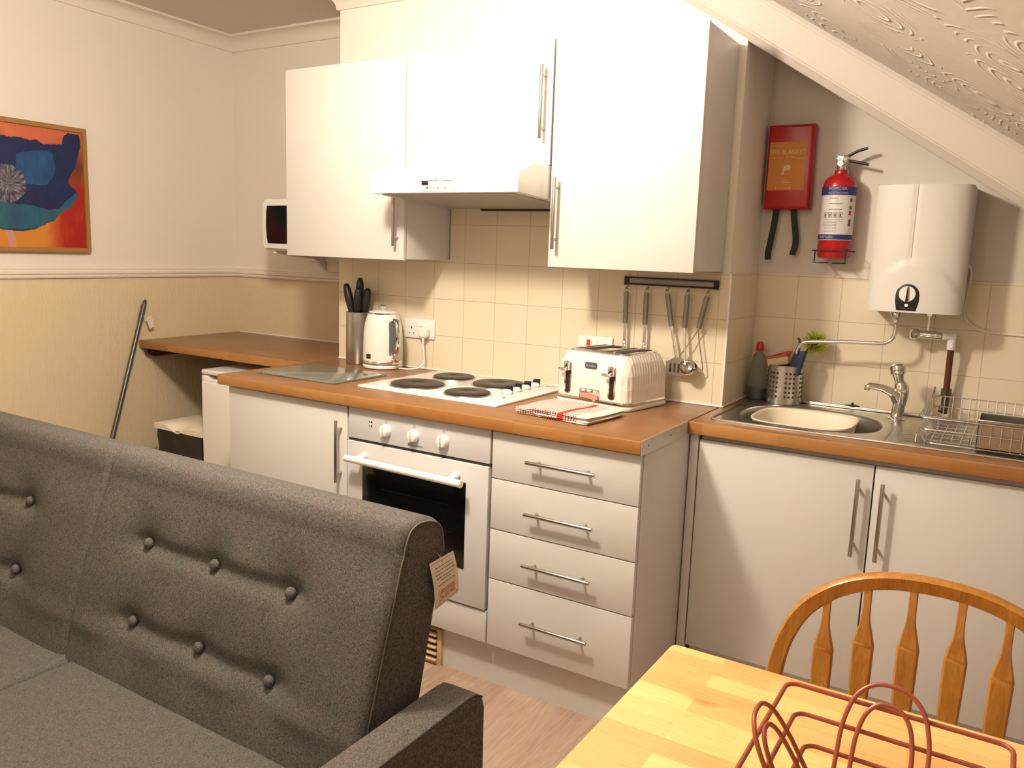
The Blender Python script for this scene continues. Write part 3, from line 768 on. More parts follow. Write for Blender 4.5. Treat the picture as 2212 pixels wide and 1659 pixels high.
# ================================================================== KETTLE
kc = Vector((-.335, .573, H))
t = thing('kettle', 'white electric kettle with chrome handle plugged in at the tiled wall', 'kettle', kc)
bm = BM(); lathe(bm, kc, [(0,.0005),(.078,.0005),(.084,.004),(.085,.012),(.081,.018),(0,.018)], 48); obj('power_base', bm, white_gloss, t)
bm = BM(); lathe(bm, kc, [(.0785,.018),(.0845,.019),(.0855,.030),(.0835,.034)], 48); obj('chrome_band', bm, chrome, t)
kp = [(.0835,.033),(.084,.06),(.0835,.11),(.0815,.15),(.078,.18),(.072,.205),(.066,.222),(.061,.232),(0,.232)]
bm = BM(); lathe(bm, kc, kp, 56); obj('body', bm, kettle_m, t)
bm = BM(); lathe(bm, kc, [(.062,.231),(.061,.236),(.054,.240),(.03,.244),(0,.245)], 48); ld = obj('lid', bm, white_gloss, t)
bm = BM(); lathe(bm, kc, [(.0635,.229),(.064,.233),(.060,.2355),(.057,.236)], 48); obj('lid_ring', bm, chrome, ld)
bm = BM(); lathe(bm, kc, [(.005,.243),(.006,.250),(.013,.255),(.015,.260),(.011,.266),(0,.268)], 28); obj('lid_knob', bm, chrome, ld)
hd = Vector((.943, -.333, 0)).normalized(); hs = Vector((-hd.y, hd.x, 0))
P_ = lambda r, s_, z: kc + hd*r + hs*s_ + Vector((0,0,z))
bm = BM(); tube(bm, [P_(.070,0,.200), P_(.092,0,.208), P_(.115,0,.200), P_(.125,0,.165), P_(.124,0,.120), P_(.114,0,.085), P_(.096,0,.066), P_(.078,0,.062)], .009, 12, smooth=5, flat=(.0125,.0075,hs)); hn = obj('handle', bm, chrome, t)
bm = BM()
for k in range(13): pass
pts = [(-.016,.060),(.016,.060),(.019,.075),(.017,.19),(.010,.205),(-.010,.205),(-.017,.19),(-.019,.075)]
prism(bm, pts, .018, basis(P_(.068,0,0), hs, (0,0,1)), .002); obj('handle_plate', bm, plain('blue_grey_plastic', (.11,.12,.135), .25), t)
bm = BM(); tube(bm, [P_(.078,0,.046), P_(.098,0,.044), P_(.112,0,.038)], .009, 10, smooth=4, flat=(.013,.006,hs)); obj('switch_lever', bm, chrome, t)
bd = Vector((-.10, -1, 0)).normalized()
th0 = math.atan2(-.9945, -.105)
def cylpatch(bm, c, r, a0, a1, z0, z1, th=.0012, n=16):
    A = []
    for i in range(n+1):
        a_ = a0+(a1-a0)*i/n
        A.append([bm.verts.new((c[0]+rr*math.cos(a_), c[1]+rr*math.sin(a_), z)) for rr, z in ((r,z0),(r+th,z0),(r+th,z1),(r,z1))])
    for a_, b_ in zip(A, A[1:]):
        for i in range(4): bm.faces.new((a_[i], a_[(i+1)%4], b_[(i+1)%4], b_[i]))
    bm.faces.new(A[0]); bm.faces.new(list(reversed(A[-1])))
def cylwarp(c, r, a0, z0, th=.0014):
    return lambda v: Vector((c[0]+(r+th)*math.cos(a0+v.x/r), c[1]+(r+th)*math.sin(a0+v.x/r), z0+v.y))
ab = math.atan2(-.76, .65) - .80
bm = BM(); cylpatch(bm, kc, .0835, ab-.155, ab+.155, H+.044, H+.064); bg = obj('badge', bm, plain('badge_bronze', (.05,.03,.02), .25, .5), t)
lettering('lettering', 'Breville', .0062, plain('badge_grey_letters', (.30,.26,.22), .4), bg, None, .0002, warp=cylwarp(kc, .0838, ab, H+.0515))

# ================================================================== SOCKET, PLUG, CORD
t = thing('double_socket', 'white double wall socket behind the kettle', 'socket', (-.202, YB-.006, 1.075))
bm = BM(); box(bm, -.281, -.123, YB-.016, YB-.0062, 1.034, 1.117, .003); obj('faceplate', bm, white_plastic, t)
for cx in (-.242, -.165):
    bm = BM()
    box(bm, cx-.003, cx+.003, YB-.0165, YB-.0155, 1.073, 1.082); box(bm, cx-.0135, cx-.0075, YB-.0165, YB-.0155, 1.052, 1.056); box(bm, cx+.0075, cx+.0135, YB-.0165, YB-.0155, 1.052, 1.056)
    obj('socket_slots', bm, dark_gap, t)
for cx in (-.214, -.192):
    bm = BM(); box(bm, cx-.0065, cx+.0065, YB-.0195, YB-.015, 1.083, 1.102, .001); obj('rocker_switch', bm, white_gloss, t)
t = thing('kettle_plug', 'white plug of the kettle pushed into the right socket outlet', 'plug', (-.165, YB-.02, 1.06))
bm = BM(); prism(bm, rrect(-.187, -.143, 1.040, 1.084, .012), .030, XZ(YB-.0168), .008, 3); obj('plug_body', bm, white_plastic, t)
bm = BM(); tube(bm, [(-.165,YB-.035,1.042), (-.164,YB-.038,1.025), (-.163,YB-.038,1.010), (-.158,YB-.036,.965), (-.158,YB-.038,.935), (-.172,YB-.05,.915), (-.20,YB-.075,.9085), (-.228,YB-.088,.9085), (-.247,YB-.093,.9085)], .0032, 10, smooth=6, radii=[.0055,.005,.0038]+[.0032]*9); obj('cord', bm, white_plastic, t)
t = thing('cooker_switch', 'white cooker switch plate with red rocker behind the toaster', 'switch', (.623, YB-.006, 1.07))
bm = BM(); box(bm, .553, .693, YB-.017, YB-.0062, 1.022, 1.110, .003); obj('faceplate', bm, white_plastic, t)
bm = BM(); box(bm, .590, .604, YB-.022, YB-.0165, 1.065, 1.097, .001); obj('rocker_switch', bm, bright_red, t, label='red rocker switch')
bm = BM(); box(bm, .622, .636, YB-.020, YB-.0165, 1.070, 1.098, .001); obj('rocker_switch', bm, white_gloss, t)

# ================================================================== KNIFE HOLDER AND KNIVES
kn = Vector((-.492, .590, H))
t = thing('knife_holder', 'brushed steel tube knife holder left of the kettle', 'knife holder', kn)
bm = BM(); lathe(bm, kn, [(0,.001),(.050,.001),(.051,.004),(.051,.224),(.0485,.226),(.0475,.224),(.0475,.200),(0,.200)], 48); obj('body', bm, steel, t)
bm = BM(); lathe(bm, kn, [(0,.201),(.047,.201),(.047,.212),(0,.212)], 32); obj('insert', bm, black_plastic, t)
for (bx, by, tx, ty, tz, lb) in ((-.018,-.012,-.052,-.02,.345,'knife with a black handle leaning left, leftmost in the steel holder'),
                                 (-.005,.010,.000,.012,.372,'knife with a black handle standing tallest in the steel holder'),
                                 (.006,-.014,.018,-.018,.330,'knife with a broad black handle, right of the tallest knife'),
                                 (.030,.006,.052,.004,.330,'knife with a black handle, rightmost in the steel holder')):
    a_ = kn+Vector((bx,by,.198)); b_ = kn+Vector((tx,ty,tz)); d_ = b_-a_
    k = thing('kitchen_knife', lb, 'knife', a_, 0, 'knives in the steel holder')
    bm = BM(); tube(bm, [a_+d_*u for u in (.08,.25,.45,.65,.85,.96,1.0)], .01, 14, smooth=3, radii=[.0110,.0130,.0160,.0180,.0180,.0165,.0140,.010,.005], flat=None); obj('handle', bm, black_plastic, k)
    bm = BM(); n_ = d_.normalized(); prism(bm, [(-.009,.0),(.009,.0),(.009,.03),(-.009,.03)], .002, basis(a_, (n_.z,0,-n_.x), n_)); obj('blade', bm, steel, k)

# ================================================================== TOASTER (local frame, turned a little)
t = thing('toaster', 'white four slice toaster with chrome levers on the right end of the worktop', 'toaster', (.774, .488, H), math.radians(-9))
W2, D2, HT = .150, .135, .178
def tsec(z):
    """half sizes of the body at height z"""
    k = z/HT; f = 1-.02*k - .13*max(0,(k-.55)/.45)**2.2
    return W2*f, D2*f
bm = BM(); rings = []
for i in range(15):
    z = .028+(HT-.028)*i/14; a_, b_ = tsec(z); rings.append([bm.verts.new((x, y, z)) for x, y in rrect(-a_, a_, -b_, b_, .038, 7)])
for A, B in zip(rings, rings[1:]):
    n = len(A)
    for i in range(n): bm.faces.new((A[i], A[(i+1)%n], B[(i+1)%n], B[i]))
bm.faces.new(rings[0]); bm.faces.new(rings[-1]); obj('body', bm, toaster_m, t, local=True)
bm = BM(); prism(bm, rrect(-W2-.003, W2+.003, -D2-.003, D2+.003, .040, 7), .016, Matrix.Translation((0,0,.0005)), .005); obj('base', bm, white_plastic, t, local=True)
bm = BM(); prism(bm, rrect(-W2-.001, W2+.001, -D2-.001, D2+.001, .039, 7), .013, Matrix.Translation((0,0,.0165)), .001); obj('chrome_band', bm, chrome, t, local=True)
bm = BM(); a_, b_ = tsec(HT); prism(bm, rrect(-a_+.006, a_-.006, -b_+.006, b_-.006, .034, 7), .010, Matrix.Translation((0,0,HT-.002)), .004); tp = obj('top_plate', bm, chrome, t, local=True)
for cx in (-.088, -.036, .036, .088):
    bm = BM(); box(bm, cx-.0105, cx+.0105, -.088, .088, HT+.0075, HT+.0088); obj('slot', bm, dark_gap, tp, local=True)
bm = BM()
for cx in (-.062, .062): box(bm, cx-.006, cx+.006, -.095, .095, HT+.008, HT+.0115, .002)
obj('slot_divider', bm, steel, tp, local=True)
for cx in (-.092, .088):
    yy = -D2+.001
    bm = BM(); prism(bm, rrect(cx-.0145, cx+.0145, .034, .146, .013), .004, XZ(yy+.003), .001); lt = obj('lever_track', bm, chrome, t, local=True)
    bm = BM(); prism(bm, rrect(cx-.0085, cx+.0085, .038, .122, .007), .0045, XZ(yy+.003)); obj('lever_slot', bm, black_plastic, lt, local=True)
    bm = BM(); prism(bm, rrect(cx-.010, cx+.010, .112, .147, .006), .014, XZ(yy-.001), .003); cyl(bm, (cx-.026, yy-.022, .118), (cx+.006, yy-.022, .118), .0055, seg=16, bev=.002); cyl(bm, (cx, yy, .118), (cx, yy-.024, .118), .005, seg=12); obj('lever', bm, chrome, t, local=True)
bm = BM(); prism(bm, rrect(-.024, .024, .128, .150, .006), .003, XZ(-D2+.005), .0008); bg = obj('badge', bm, plain('badge_bluegrey', (.10,.11,.13), .3, .3), t, local=True)
lettering('lettering', 'Breville', .0125, plain('badge_pale_letters', (.42,.42,.44), .4), bg, basis((0, -D2+.0018, .1345), (1,0,0), (0,0,1)), local=True)
bm = BM(); prism(bm, rrect(-.040, .042, .022, .062, .008), .003, XZ(-D2+.0005), .001); cpn = obj('control_panel', bm, chrome, t, local=True)
for bx in (-.022, .002, .026):
    bm = BM(); prism(bm, rrect(bx-.007, bx+.007, .051, .058, .003), .0045, XZ(-D2-.0015), .001); obj('button', bm, white_gloss, cpn, local=True)
bm = BM(); prism(bm, [(-.036,.045),(-.020,.046),(.0,.047),(.036,.042),(.038,.028),(.030,.027),(.026,.020),(.018,.020),(.014,.027),(-.034,.030)], .0035, XZ(-D2-.001)); obj('sticker', bm, plain('pink_sticker', (.62,.30,.24), .5), cpn, local=True, label='pink and white sticker')

# ================================================================== TEA TOWEL
t = thing('tea_towel', 'folded red and white checked tea towel in front of the toaster', 'tea towel', (.778, .190, H), math.radians(-6))
bm = BM(); layers = 4; NX, NY = 60, 44
def towel_sheet(bm, x0, x1, y0, y1, z, th, seed):
    g = []
    for side in (0, 1):
        gg = []
        for i in range(NX+1):
            row = []
            for j in range(NY+1):
                u, v = i/NX, j/NY; x = x0+(x1-x0)*u; y = y0+(y1-y0)*v
                wob = noise.noise(Vector((x*12, y*10, seed)))*.0028
                x2 = x+.006*noise.noise(Vector((v*3, seed, 1))); y2 = y+.007*noise.noise(Vector((u*3, seed, 5)))
                eu = min(u, 1-u, v, 1-v); rnd = th*.5*math.sqrt(max(0, 1-(1-min(1, eu/.02))**2))
                zz = max(z+wob*(z/.012)+(rnd if side else -rnd), .0006)
                row.append(bm.verts.new((x2, y2, zz)))
            gg.append(row)
        g.append(gg)
    for i in range(NX):
        for j in range(NY):
            bm.faces.new((g[1][i][j], g[1][i+1][j], g[1][i+1][j+1], g[1][i][j+1])); bm.faces.new((g[0][i][j], g[0][i][j+1], g[0][i+1][j+1], g[0][i+1][j]))
    for i in range(NX):
        for j in (0, NY): bm.faces.new((g[0][i][j], g[0][i+1][j], g[1][i+1][j], g[1][i][j]))
    for j in range(NY):
        for i in (0, NX): bm.faces.new((g[0][i][j], g[0][i][j+1], g[1][i][j+1], g[1][i][j]))
for k, (dx, dy) in enumerate(((0,0),(.004,-.003),(-.003,.002),(.002,-.001))):
    towel_sheet(bm, -.142+dx, .130+dx, -.115+dy, .100+dy, .0038+.0058*k, .0062, k*3.3)
obj('cloth', bm, towel_m, t, local=True, angle=70)

# ================================================================== UTENSIL RAIL
t = thing('utensil_rail', 'dark steel hanging rail on the tiles below the right wall cabinet', 'rail', (.90, YB-.006, 1.32))
bm = BM(); box(bm, .731, 1.070, YB-.016, YB-.0062, 1.309, 1.334, .002); obj('back_plate', bm, plain('dark_steel', (.26,.245,.22), .35, .9), t)
bm = BM(); box(bm, .727, .744, YB-.020, YB-.0062, 1.306, 1.337, .002); box(bm, 1.057, 1.074, YB-.020, YB-.0062, 1.306, 1.337, .002); obj('end_cap', bm, black_plastic, t)
bm = BM(); cyl(bm, (.738, YB-.020, 1.334), (1.065, YB-.020, 1.334), .0025, seg=10); cyl(bm, (.738, YB-.020, 1.310), (1.065, YB-.020, 1.310), .0025, seg=10); obj('edge_wire', bm, black_plastic, t)
HK = (.745, .822, .898, .973, 1.045)
for x in HK:
    bm = BM(); tube(bm, [(x, YB-.018, 1.314), (x, YB-.022, 1.300), (x, YB-.032, 1.294), (x, YB-.040, 1.300)], .0022, 8, smooth=4); obj('hook', bm, handle_steel, t)
UY = YB-.034
GU = 'cooking utensils hanging from the rail'
def utensil(name, label, cat, x, dx, headf, z_end=1.05, split=None):
    top = Vector((x, UY, 1.296)); dr = Vector((dx, 0, -1)).normalized()
    k = thing(name, label, cat, top, 0, GU)
    bm = BM(); tube(bm, [top+Vector((.006*math.sin(2*PI*i/12), 0, -.006+.008*math.cos(2*PI*i/12))) for i in range(12)], .0016, 6, True); obj('hanging_loop', bm, handle_steel, k)
    bm = BM(); a_ = top+dr*.014; tube(bm, [a_, a_+dr*.010, a_+dr*.06, a_+dr*.100, a_+dr*.112], .0085, 14, flat=(.0092,.0065,(1,0,0))); obj('grip', bm, plain('utensil_grip_steel', (.30,.28,.25), .38, .9), k)
    headf(k, a_+dr*.112, dr)
    return k
def flat_blade(z_end, slots=True):
    def f(k, s0, dr):
        L = (s0.z - z_end)
        bm = BM(); tube(bm, [s0, s0+dr*L*.55], .004, 10, flat=(.0062,.0022,(1,0,0))); obj('shaft', bm, chrome, k)
        bm = BM(); c_ = s0+dr*L*.5
        prism(bm, [(-.006,0),(.006,0),(.010,-.03),(.034,-.075),(.036,-.16),(-.036,-.16),(-.034,-.075),(-.010,-.03)], .0015, basis(c_, (1,0,0), (0,0,1)))
        obj('blade', bm, chrome, k)
        bm = BM()
        for z in (-.012,-.030): cyl(bm, c_+Vector((0,-.0006,z+.02)), c_+Vector((0,-.0032,z+.02)), .0034, seg=12)
        obj('rivet', bm, white_gloss, k)
    return f
utensil('fish_slice', 'steel utensil on the leftmost hook of the rail, its end hidden behind the toaster', 'utensil', HK[0], .015, flat_blade(1.02))
utensil('spatula', 'steel utensil on the second hook of the rail, its end hidden behind the toaster', 'utensil', HK[1], .012, flat_blade(1.02))
def turner(k, s0, dr):
    e_ = Vector((.950, UY-.004, 1.062)); bm = BM(); tube(bm, [s0, s0.lerp(e_, .55), e_], .003, 10, flat=(.005,.0022,(1,0,0)), smooth=3); obj('shaft', bm, chrome, k)
    bm = BM(); prism(bm, catmullf([(.944,1.066),(.958,1.066),(.972,1.056),(.992,1.052),(.994,1.010),(.988,1.003),(.922,1.003),(.914,1.010),(.912,1.050),(.930,1.056)]), .0016, XZ(UY-.003)); bl = obj('blade', bm, chrome, k)
    bm = BM()
    for x in (.930, .945, .960, .975): prism(bm, rrect(x-.0035, x+.0035, 1.012, 1.044, .003), .0003, XZ(UY-.0047))
    obj('slot', bm, dark_gap, bl)
def catmullf(P): return P
utensil('slotted_turner', 'steel slotted turner leaning right on the third hook of the rail', 'utensil', HK[2], .20, turner)
def ladle(k, s0, dr):
    e_ = Vector((.984, UY-.012, 1.052)); bm = BM(); tube(bm, [s0, s0.lerp(e_, .5), e_, e_+Vector((.004,-.006,-.012))], .003, 10, flat=(.005,.0025,(1,0,0)), smooth=3); obj('shaft', bm, chrome, k)
    bm = BM(); t_ = bmesh.new(); prof = [(.031*math.sin(a_), -.031*math.cos(a_)) for a_ in [PI/2*i/8 for i in range(9)]]
    prof = prof + [(.029*math.sin(a_), -.029*math.cos(a_)) for a_ in [PI/2*i/8 for i in range(8,-1,-1)]]
    lathe(bm, (1.002, UY-.026, 1.042), prof, 28, (.25,-.55,.8)); obj('bowl', bm, chrome, k)
utensil('ladle', 'steel ladle with a round bowl on the fourth hook of the rail', 'utensil', HK[3], -.02, ladle)
def masher(k, s0, dr):
    bm = BM()
    tube(bm, [s0, s0+Vector((-.010,0,-.02)), s0+Vector((-.028,-.004,-.052)), s0+Vector((-.052,-.006,-.088)), s0+Vector((-.060,-.006,-.105))], .0022, 8, smooth=5)
    tube(bm, [s0, s0+Vector((.002,0,-.03)), s0+Vector((.012,0,-.08)), s0+Vector((.024,0,-.142)), s0+Vector((.010,-.004,-.146)), s0+Vector((.002,-.006,-.140)), s0+Vector((-.020,-.010,-.128)), s0+Vector((-.060,-.006,-.105))], .0022, 8, smooth=5)
    obj('wire_head', bm, handle_steel, k)
utensil('potato_masher', 'thin wire potato masher on the rightmost hook of the rail', 'utensil', HK[4], -.19, masher)

# ================================================================== SINK
t = thing('sink', 'stainless steel inset sink with drainer in the right worktop', 'sink', (1.6, .69, H))
SZ = H+.003
# deck with bowl hole: outer ring bridged to the bowl curve
def superell(cx, cy, rx, ry, p, n=64):
    out = []
    for i in range(n):
        a_ = 2*PI*i/n; c_, s_ = math.cos(a_), math.sin(a_)
        out.append((cx+rx*math.copysign(abs(c_)**(2/p), c_), cy+ry*math.copysign(abs(s_)**(2/p), s_)))
    return out
bcx, bcy, brx, bry = 1.408, .655, .218, .190
def ringat(z, rx, ry, p=2.6): return [(x, y, z) for x, y in superell(bcx, bcy, rx, ry, p)]
bm = BM()
def outer_pt(i, n=64):
    a_ = 2*PI*i/n; c_, s_ = math.cos(a_), math.sin(a_); k = 1/max(abs(c_)/.250, abs(s_)/.262)
    return (bcx+c_*k+0, .690-.0+0*s_+s_*k if False else .690+s_*k, SZ)
R0 = [bm.verts.new((min(max(1.150, bcx+math.cos(2*PI*i/64)*400), 1.66) if False else outer_pt(i)[0], outer_pt(i)[1], SZ)) for i in range(64)]
rs = [R0] + [[bm.verts.new(p) for p in ringat(z, brx*f, bry*f)] for z, f in ((SZ,1.03),(SZ-.002,1.0),(SZ-.012,.975),(SZ-.05,.955),(SZ-.12,.93),(SZ-.145,.88),(SZ-.155,.75),(SZ-.157,.3))]
for A, B in zip(rs, rs[1:]):
    for i in range(64): bm.faces.new((A[i], A[(i+1)%64], B[(i+1)%64], B[i]))
bm.faces.new(rs[-1])
obj('bowl', bm, steel, t, angle=60)
bm = BM(); x0_, x1_ = bcx+.249, 2.085
ys_ = [.428+.524*j/60 for j in range(61)]; prev = None
for j, y in enumerate(ys_):
    rib = .0016*(1 if (j//2) % 2 == 0 else -1) if .47 < y < .80 else 0
    row = [bm.verts.new((x, y, SZ+(rib if 1.70 < x < 2.05 else 0))) for x in (x0_, 1.69, 1.71, 1.9, 2.04, 2.06, x1_)]
    if prev:
        for a_ in range(6): bm.faces.new((prev[a_], prev[a_+1], row[a_+1], row[a_]))
    prev = row
obj('drainer', bm, steel, t)
bm = BM()
ex0, ex1, ey0, ey1 = 1.150, 2.09, .424, .956
tube(bm, [(x, y, SZ-.0005) for x, y in rrect(ex0, ex1, ey0, ey1, .02, 4)], .0035, 8, True); obj('rim', bm, chrome, t)
bm = BM(); box(bm, 1.16, 2.08, .934, .952, SZ+.001, SZ+.010, .003); obj('back_upstand', bm, steel, t)
bm = BM(); lathe(bm, (bcx, bcy, SZ-.156), [(0,.0),(.03,.0),(.033,.003),(.02,.004),(0,.002)], 24); obj('drain', bm, chrome, t)
bm = BM(); cyl(bm, (1.488, .944, SZ+.010), (1.488, .944, SZ+.014), .014, seg=20); cyl(bm, (1.488, .944, SZ+.012), (1.488, .944, SZ+.022), .004, seg=10); box(bm, 1.462, 1.512, .938, .950, SZ+.009, SZ+.0135, .003)
o = obj('sink_plug', bm, black_plastic); tag(o, 'black rubber sink plug resting on the ledge behind the bowl', 'plug')
# washing up bowl
t = thing('washing_up_bowl', 'cream plastic washing up bowl sitting in the sink', 'bowl', (1.385, .685, SZ-.15))
bm = BM()
def wr(z, k): return [bm.verts.new((1.388+(x-1.388)*1.0, y, z)) for x, y in superell(1.388, .668, .152*k, .152*k if False else .150*k, 3.6, 56)]
seq = [(SZ-.150,.80),(SZ-.06,.92),(SZ-.010,.975),(SZ-.004,1.0),(SZ-.003,1.035),(SZ-.007,1.04),(SZ-.007,1.015),(SZ-.06,.96),(SZ-.153,.84)]
rg = [wr(*q) for q in [(SZ-.150,.02)]+seq+[(SZ-.153,.02)]]
for A, B in zip(rg, rg[1:]):
    for i in range(56): bm.faces.new((A[i], A[(i+1)%56], B[(i+1)%56], B[i]))
obj('bowl_body', bm, cream_plastic, t, angle=50)
# tap
tx, ty = 1.642, .850
t = thing('mixer_tap', 'chrome pillar tap at the right end of the sink bowl', 'tap', (tx, ty, SZ))
bm = BM(); lathe(bm, (tx, ty, SZ), [(0,0),(.030,0),(.030,.003),(.024,.006),(.021,.010),(0,.010)], 36); obj('base_flange', bm, chrome, t)
sd = Vector((-.94, -.34, 0)).normalized()
Q = lambda a_, z: Vector((tx, ty, SZ+z)) + sd*a_
bm = BM(); tube(bm, [Q(0,.008), Q(-.002,.04), Q(-.006,.075), Q(-.004,.105), Q(.004,.122)], .016, 24, smooth=6, radii=[.0195,.019,.0195,.021,.0225,.024,.0235,.020,.015]); 
tube(bm, [Q(.0,.060), Q(.016,.082), Q(.045,.097), Q(.080,.104), Q(.098,.106)], .011, 20, smooth=6, radii=[.020,.018,.0155,.013,.0115,.011,.011]); tube(bm, [Q(.092,.106), Q(.099,.100), Q(.1,.090)], .009, 16, smooth=4); obj('body', bm, chrome, t)
hv = (sd*.20+Vector((0,0,1))).normalized(); hb = Q(.002,.115)
bm = BM(); lathe(bm, hb, [(.012,0),(.014,.010),(.018,.030),(.020,.036),(.0245,.038),(.0245,.044),(.023,.047),(.025,.050),(.0245,.058),(.020,.066),(.010,.070),(0,.071)], 36, hv); obj('control_knob', bm, chrome, t)
# dish rack
t = thing('dish_rack', 'wire dish rack standing on the sink drainer', 'dish rack', (1.9, .65, SZ))
RX0, RX1, RY0, RY1 = 1.742, 2.10, .425, .895; RZ0, RZ1 = SZ+.012, SZ+.085
bm = BM()
for z, g in ((RZ0, .020), (RZ1, 0)):
    tube(bm, [(x, y, z) for x, y in rrect(RX0+g, RX1-g, RY0+g, RY1-g, .025, 4)], .0022, 8, True)
tube(bm, [(x, y, RZ0+.040) for x, y in rrect(RX0+.006, RX1-.006, RY0+.006, RY1-.006, .025, 4)], .0018, 8, True)
obj('frame_wire', bm, steel, t)
bm = BM()
xs_ = [1.775+.0245*k for k in range(13)]
for x in xs_:
    tube(bm, [(x, RY1, RZ1+.004), (x, RY1-.02, RZ0), (x, RY0+.02, RZ0), (x, RY0, RZ1 if x > 1.88 else RZ0+.03)], .0014, 6)
for y in (.50, .56, .62, .68, .74, .80): tube(bm, [(RX0+.02, y, RZ0-.002), (RX1-.02, y, RZ0-.002)], .0014, 6)
for y in (.46, .55, .66, .77, .86): tube(bm, [(RX0, y, RZ1 if y > .8 else RZ0+.04), (RX0+.02, y, RZ0)], .0014, 6)
obj('cross_wire', bm, steel, t)
bm = BM(); tube(bm, [(1.742,.895,RZ0+.005), (1.742,.895,RZ1+.028), (1.740,.82,RZ1-.006), (1.738,.70,RZ0+.035), (1.742,.55,RZ0+.03), (1.742,.44,RZ0+.02), (1.742,.43,RZ0)], .0024, 8); obj('end_wire', bm, steel, t)
for x in (1.765, 2.08):
    for y in (.44, .875): obj('foot', tube(BM(), [(x, y, RZ0), (x, y, SZ+.0025)], .0024, 8), steel, t)
t = thing('cutlery_caddy', 'open stainless steel box standing in the dish rack', 'caddy', (1.98, .50, RZ0+.003))
bm = BM(); zc = RZ0+.0035
box(bm, 1.889, 2.075, .440, .5725, zc, zc+.002); box(bm, 1.889, 2.075, .440, .442, zc, zc+.078); box(bm, 1.889, 2.075, .5705, .5725, zc, zc+.078); box(bm, 1.889, 1.891, .440, .5725, zc, zc+.078); box(bm, 2.073, 2.075, .440, .5725, zc, zc+.078)
obj('box_body', bm, steel, t)
bm = BM(); tube(bm, [(x, y, zc+.078) for x, y in rrect(1.889, 2.075, .440, .5725, .004, 2)], .002, 8, True); obj('rolled_rim', bm, chrome, t)
# washing up bottle, cutlery pot
bc_ = Vector((1.157, .925, SZ))
t = thing('washing_up_bottle', 'clear washing up liquid bottle with red cap in the sink corner', 'bottle', bc_)
bm = BM(); tb = [(0,.0005),(.030,.0005),(.034,.006),(.035,.05),(.032,.09),(.028,.13),(.020,.160),(.011,.172),(.011,.178),(0,.178)]
lathe(bm, bc_, tb, 36); obj('bottle_body', bm, clear_m, t)
bm = BM(); lathe(bm, bc_, [(0,.003),(.029,.003),(.0325,.008),(.0333,.040),(0,.040)], 36); obj('liquid', bm, liquid_m, t, label='dark green liquid')
bm = BM(); lathe(bm, bc_, [(.0125,.176),(.0145,.178),(.0145,.196),(.010,.206),(.007,.210),(0,.210)], 28); obj('cap', bm, red_plastic, t, label='red cap')
pc_ = Vector((1.262, .893, SZ+.0))
t = thing('utensil_pot', 'perforated steel pot holding brushes and sponges by the sink', 'pot', pc_)
PR, PH = .060, .138
bm = BM(); lathe(bm, pc_, [(0,.0008),(.058,.0008),(PR,.003),(PR,PH),(PR-.001,PH+.001),(PR-.002,PH),(PR-.002,.004),(0,.004)], 56); obj('pot_body', bm, steel, t)
for gc in range(6):
    a0 = -2.02 + .98*(gc-1); bm = BM()
    for ci in (-1, 0, 1):
        a_ = a0+ci*.235
        for ri in range(6):
            z = .030+ri*.0165; n_ = Vector((math.cos(a_), math.sin(a_), 0)); q = pc_+n_*(PR-.0005)+Vector((0,0,z)); cyl(bm, q, q+n_*.0011, .0042, seg=12)
    obj('drain_holes', bm, dark_gap, t)
GP = 'cleaning things in the steel pot'
def in_pot(name, label, cat, loc): return thing(name, label, cat, loc, 0, GP)
k = in_pot('dish_brush', 'round dish brush with lime green bristles in the steel pot', 'brush', pc_+Vector((.03,.02,.01)))
hc = Vector((1.348, .925, SZ+.222)); hn_ = Vector((.25, -.92, .15)).normalized()
bm = BM(); tube(bm, [pc_+Vector((.02,.02,.008)), pc_+Vector((.045,.026,.13)), pc_+Vector((.062,.034,.195)), hc-hn_*-.012], .0045, 10, smooth=5); lathe(bm, hc-hn_*.004, [(0,-.010),(.020,-.010),(.024,-.004),(.024,.004),(0,.004)], 28, hn_); obj('handle', bm, dark_red, k)
bm = BM(); fr = frame_at(hc, hn_); rr = random.Random(3)
for i in range(420):
    a_ = rr.random()*2*PI; q = math.sqrt(rr.random()); b0 = fr @ Vector((.022*q*math.cos(a_), .022*q*math.sin(a_), .003)); b1 = fr @ Vector((.045*q*math.cos(a_)+.003*rr.uniform(-1,1), .045*q*math.sin(a_)+.003*rr.uniform(-1,1), .034-.020*q*q))
    cyl(bm, b0, b1, .0011, .0008, seg=4)
br = obj('bristles', bm, lime, k, smooth=False); br['kind'] = 'stuff'
k = in_pot('scrubbing_brush', 'dark blue scrubbing pad standing tilted in the steel pot', 'brush', pc_+Vector((.035,-.005,.10)))
bm = BM(); Mb = basis(pc_+Vector((.014,-.012,.098)), (.97,-.2,.1), (.20,.04,.98)); prism(bm, rrect(0, .042, 0, .095, .010), .022, Mb, .003); obj('pad', bm, tea_blue, k)
bm = BM(); tube(bm, [pc_+Vector((.030,.010,.17)), pc_+Vector((.040,.012,.215)), pc_+Vector((.030,.016,.235))], .0042, 10, smooth=4); obj('handle', bm, dark_red, k)
k = in_pot('sponge', 'cream sponge with red scourer lying across the top of the steel pot', 'sponge', pc_+Vector((-.02,0,.13)))
Ms = basis(pc_+Vector((-.056,-.032,.128)), (.95,.05,.22), (-.05,1,0))
bm = BM(); prism(bm, rrect(0, .074, 0, .060, .008), .030, Ms, .004); obj('sponge_body', bm, sponge_m, k)
bm = BM(); prism(bm, rrect(-.004, .078, -.004, .062, .008), .005, Ms @ Matrix.Translation((0,0,.0302)), .001); obj('scourer', bm, plain('pink_scourer', (.50,.10,.06), .8), k)
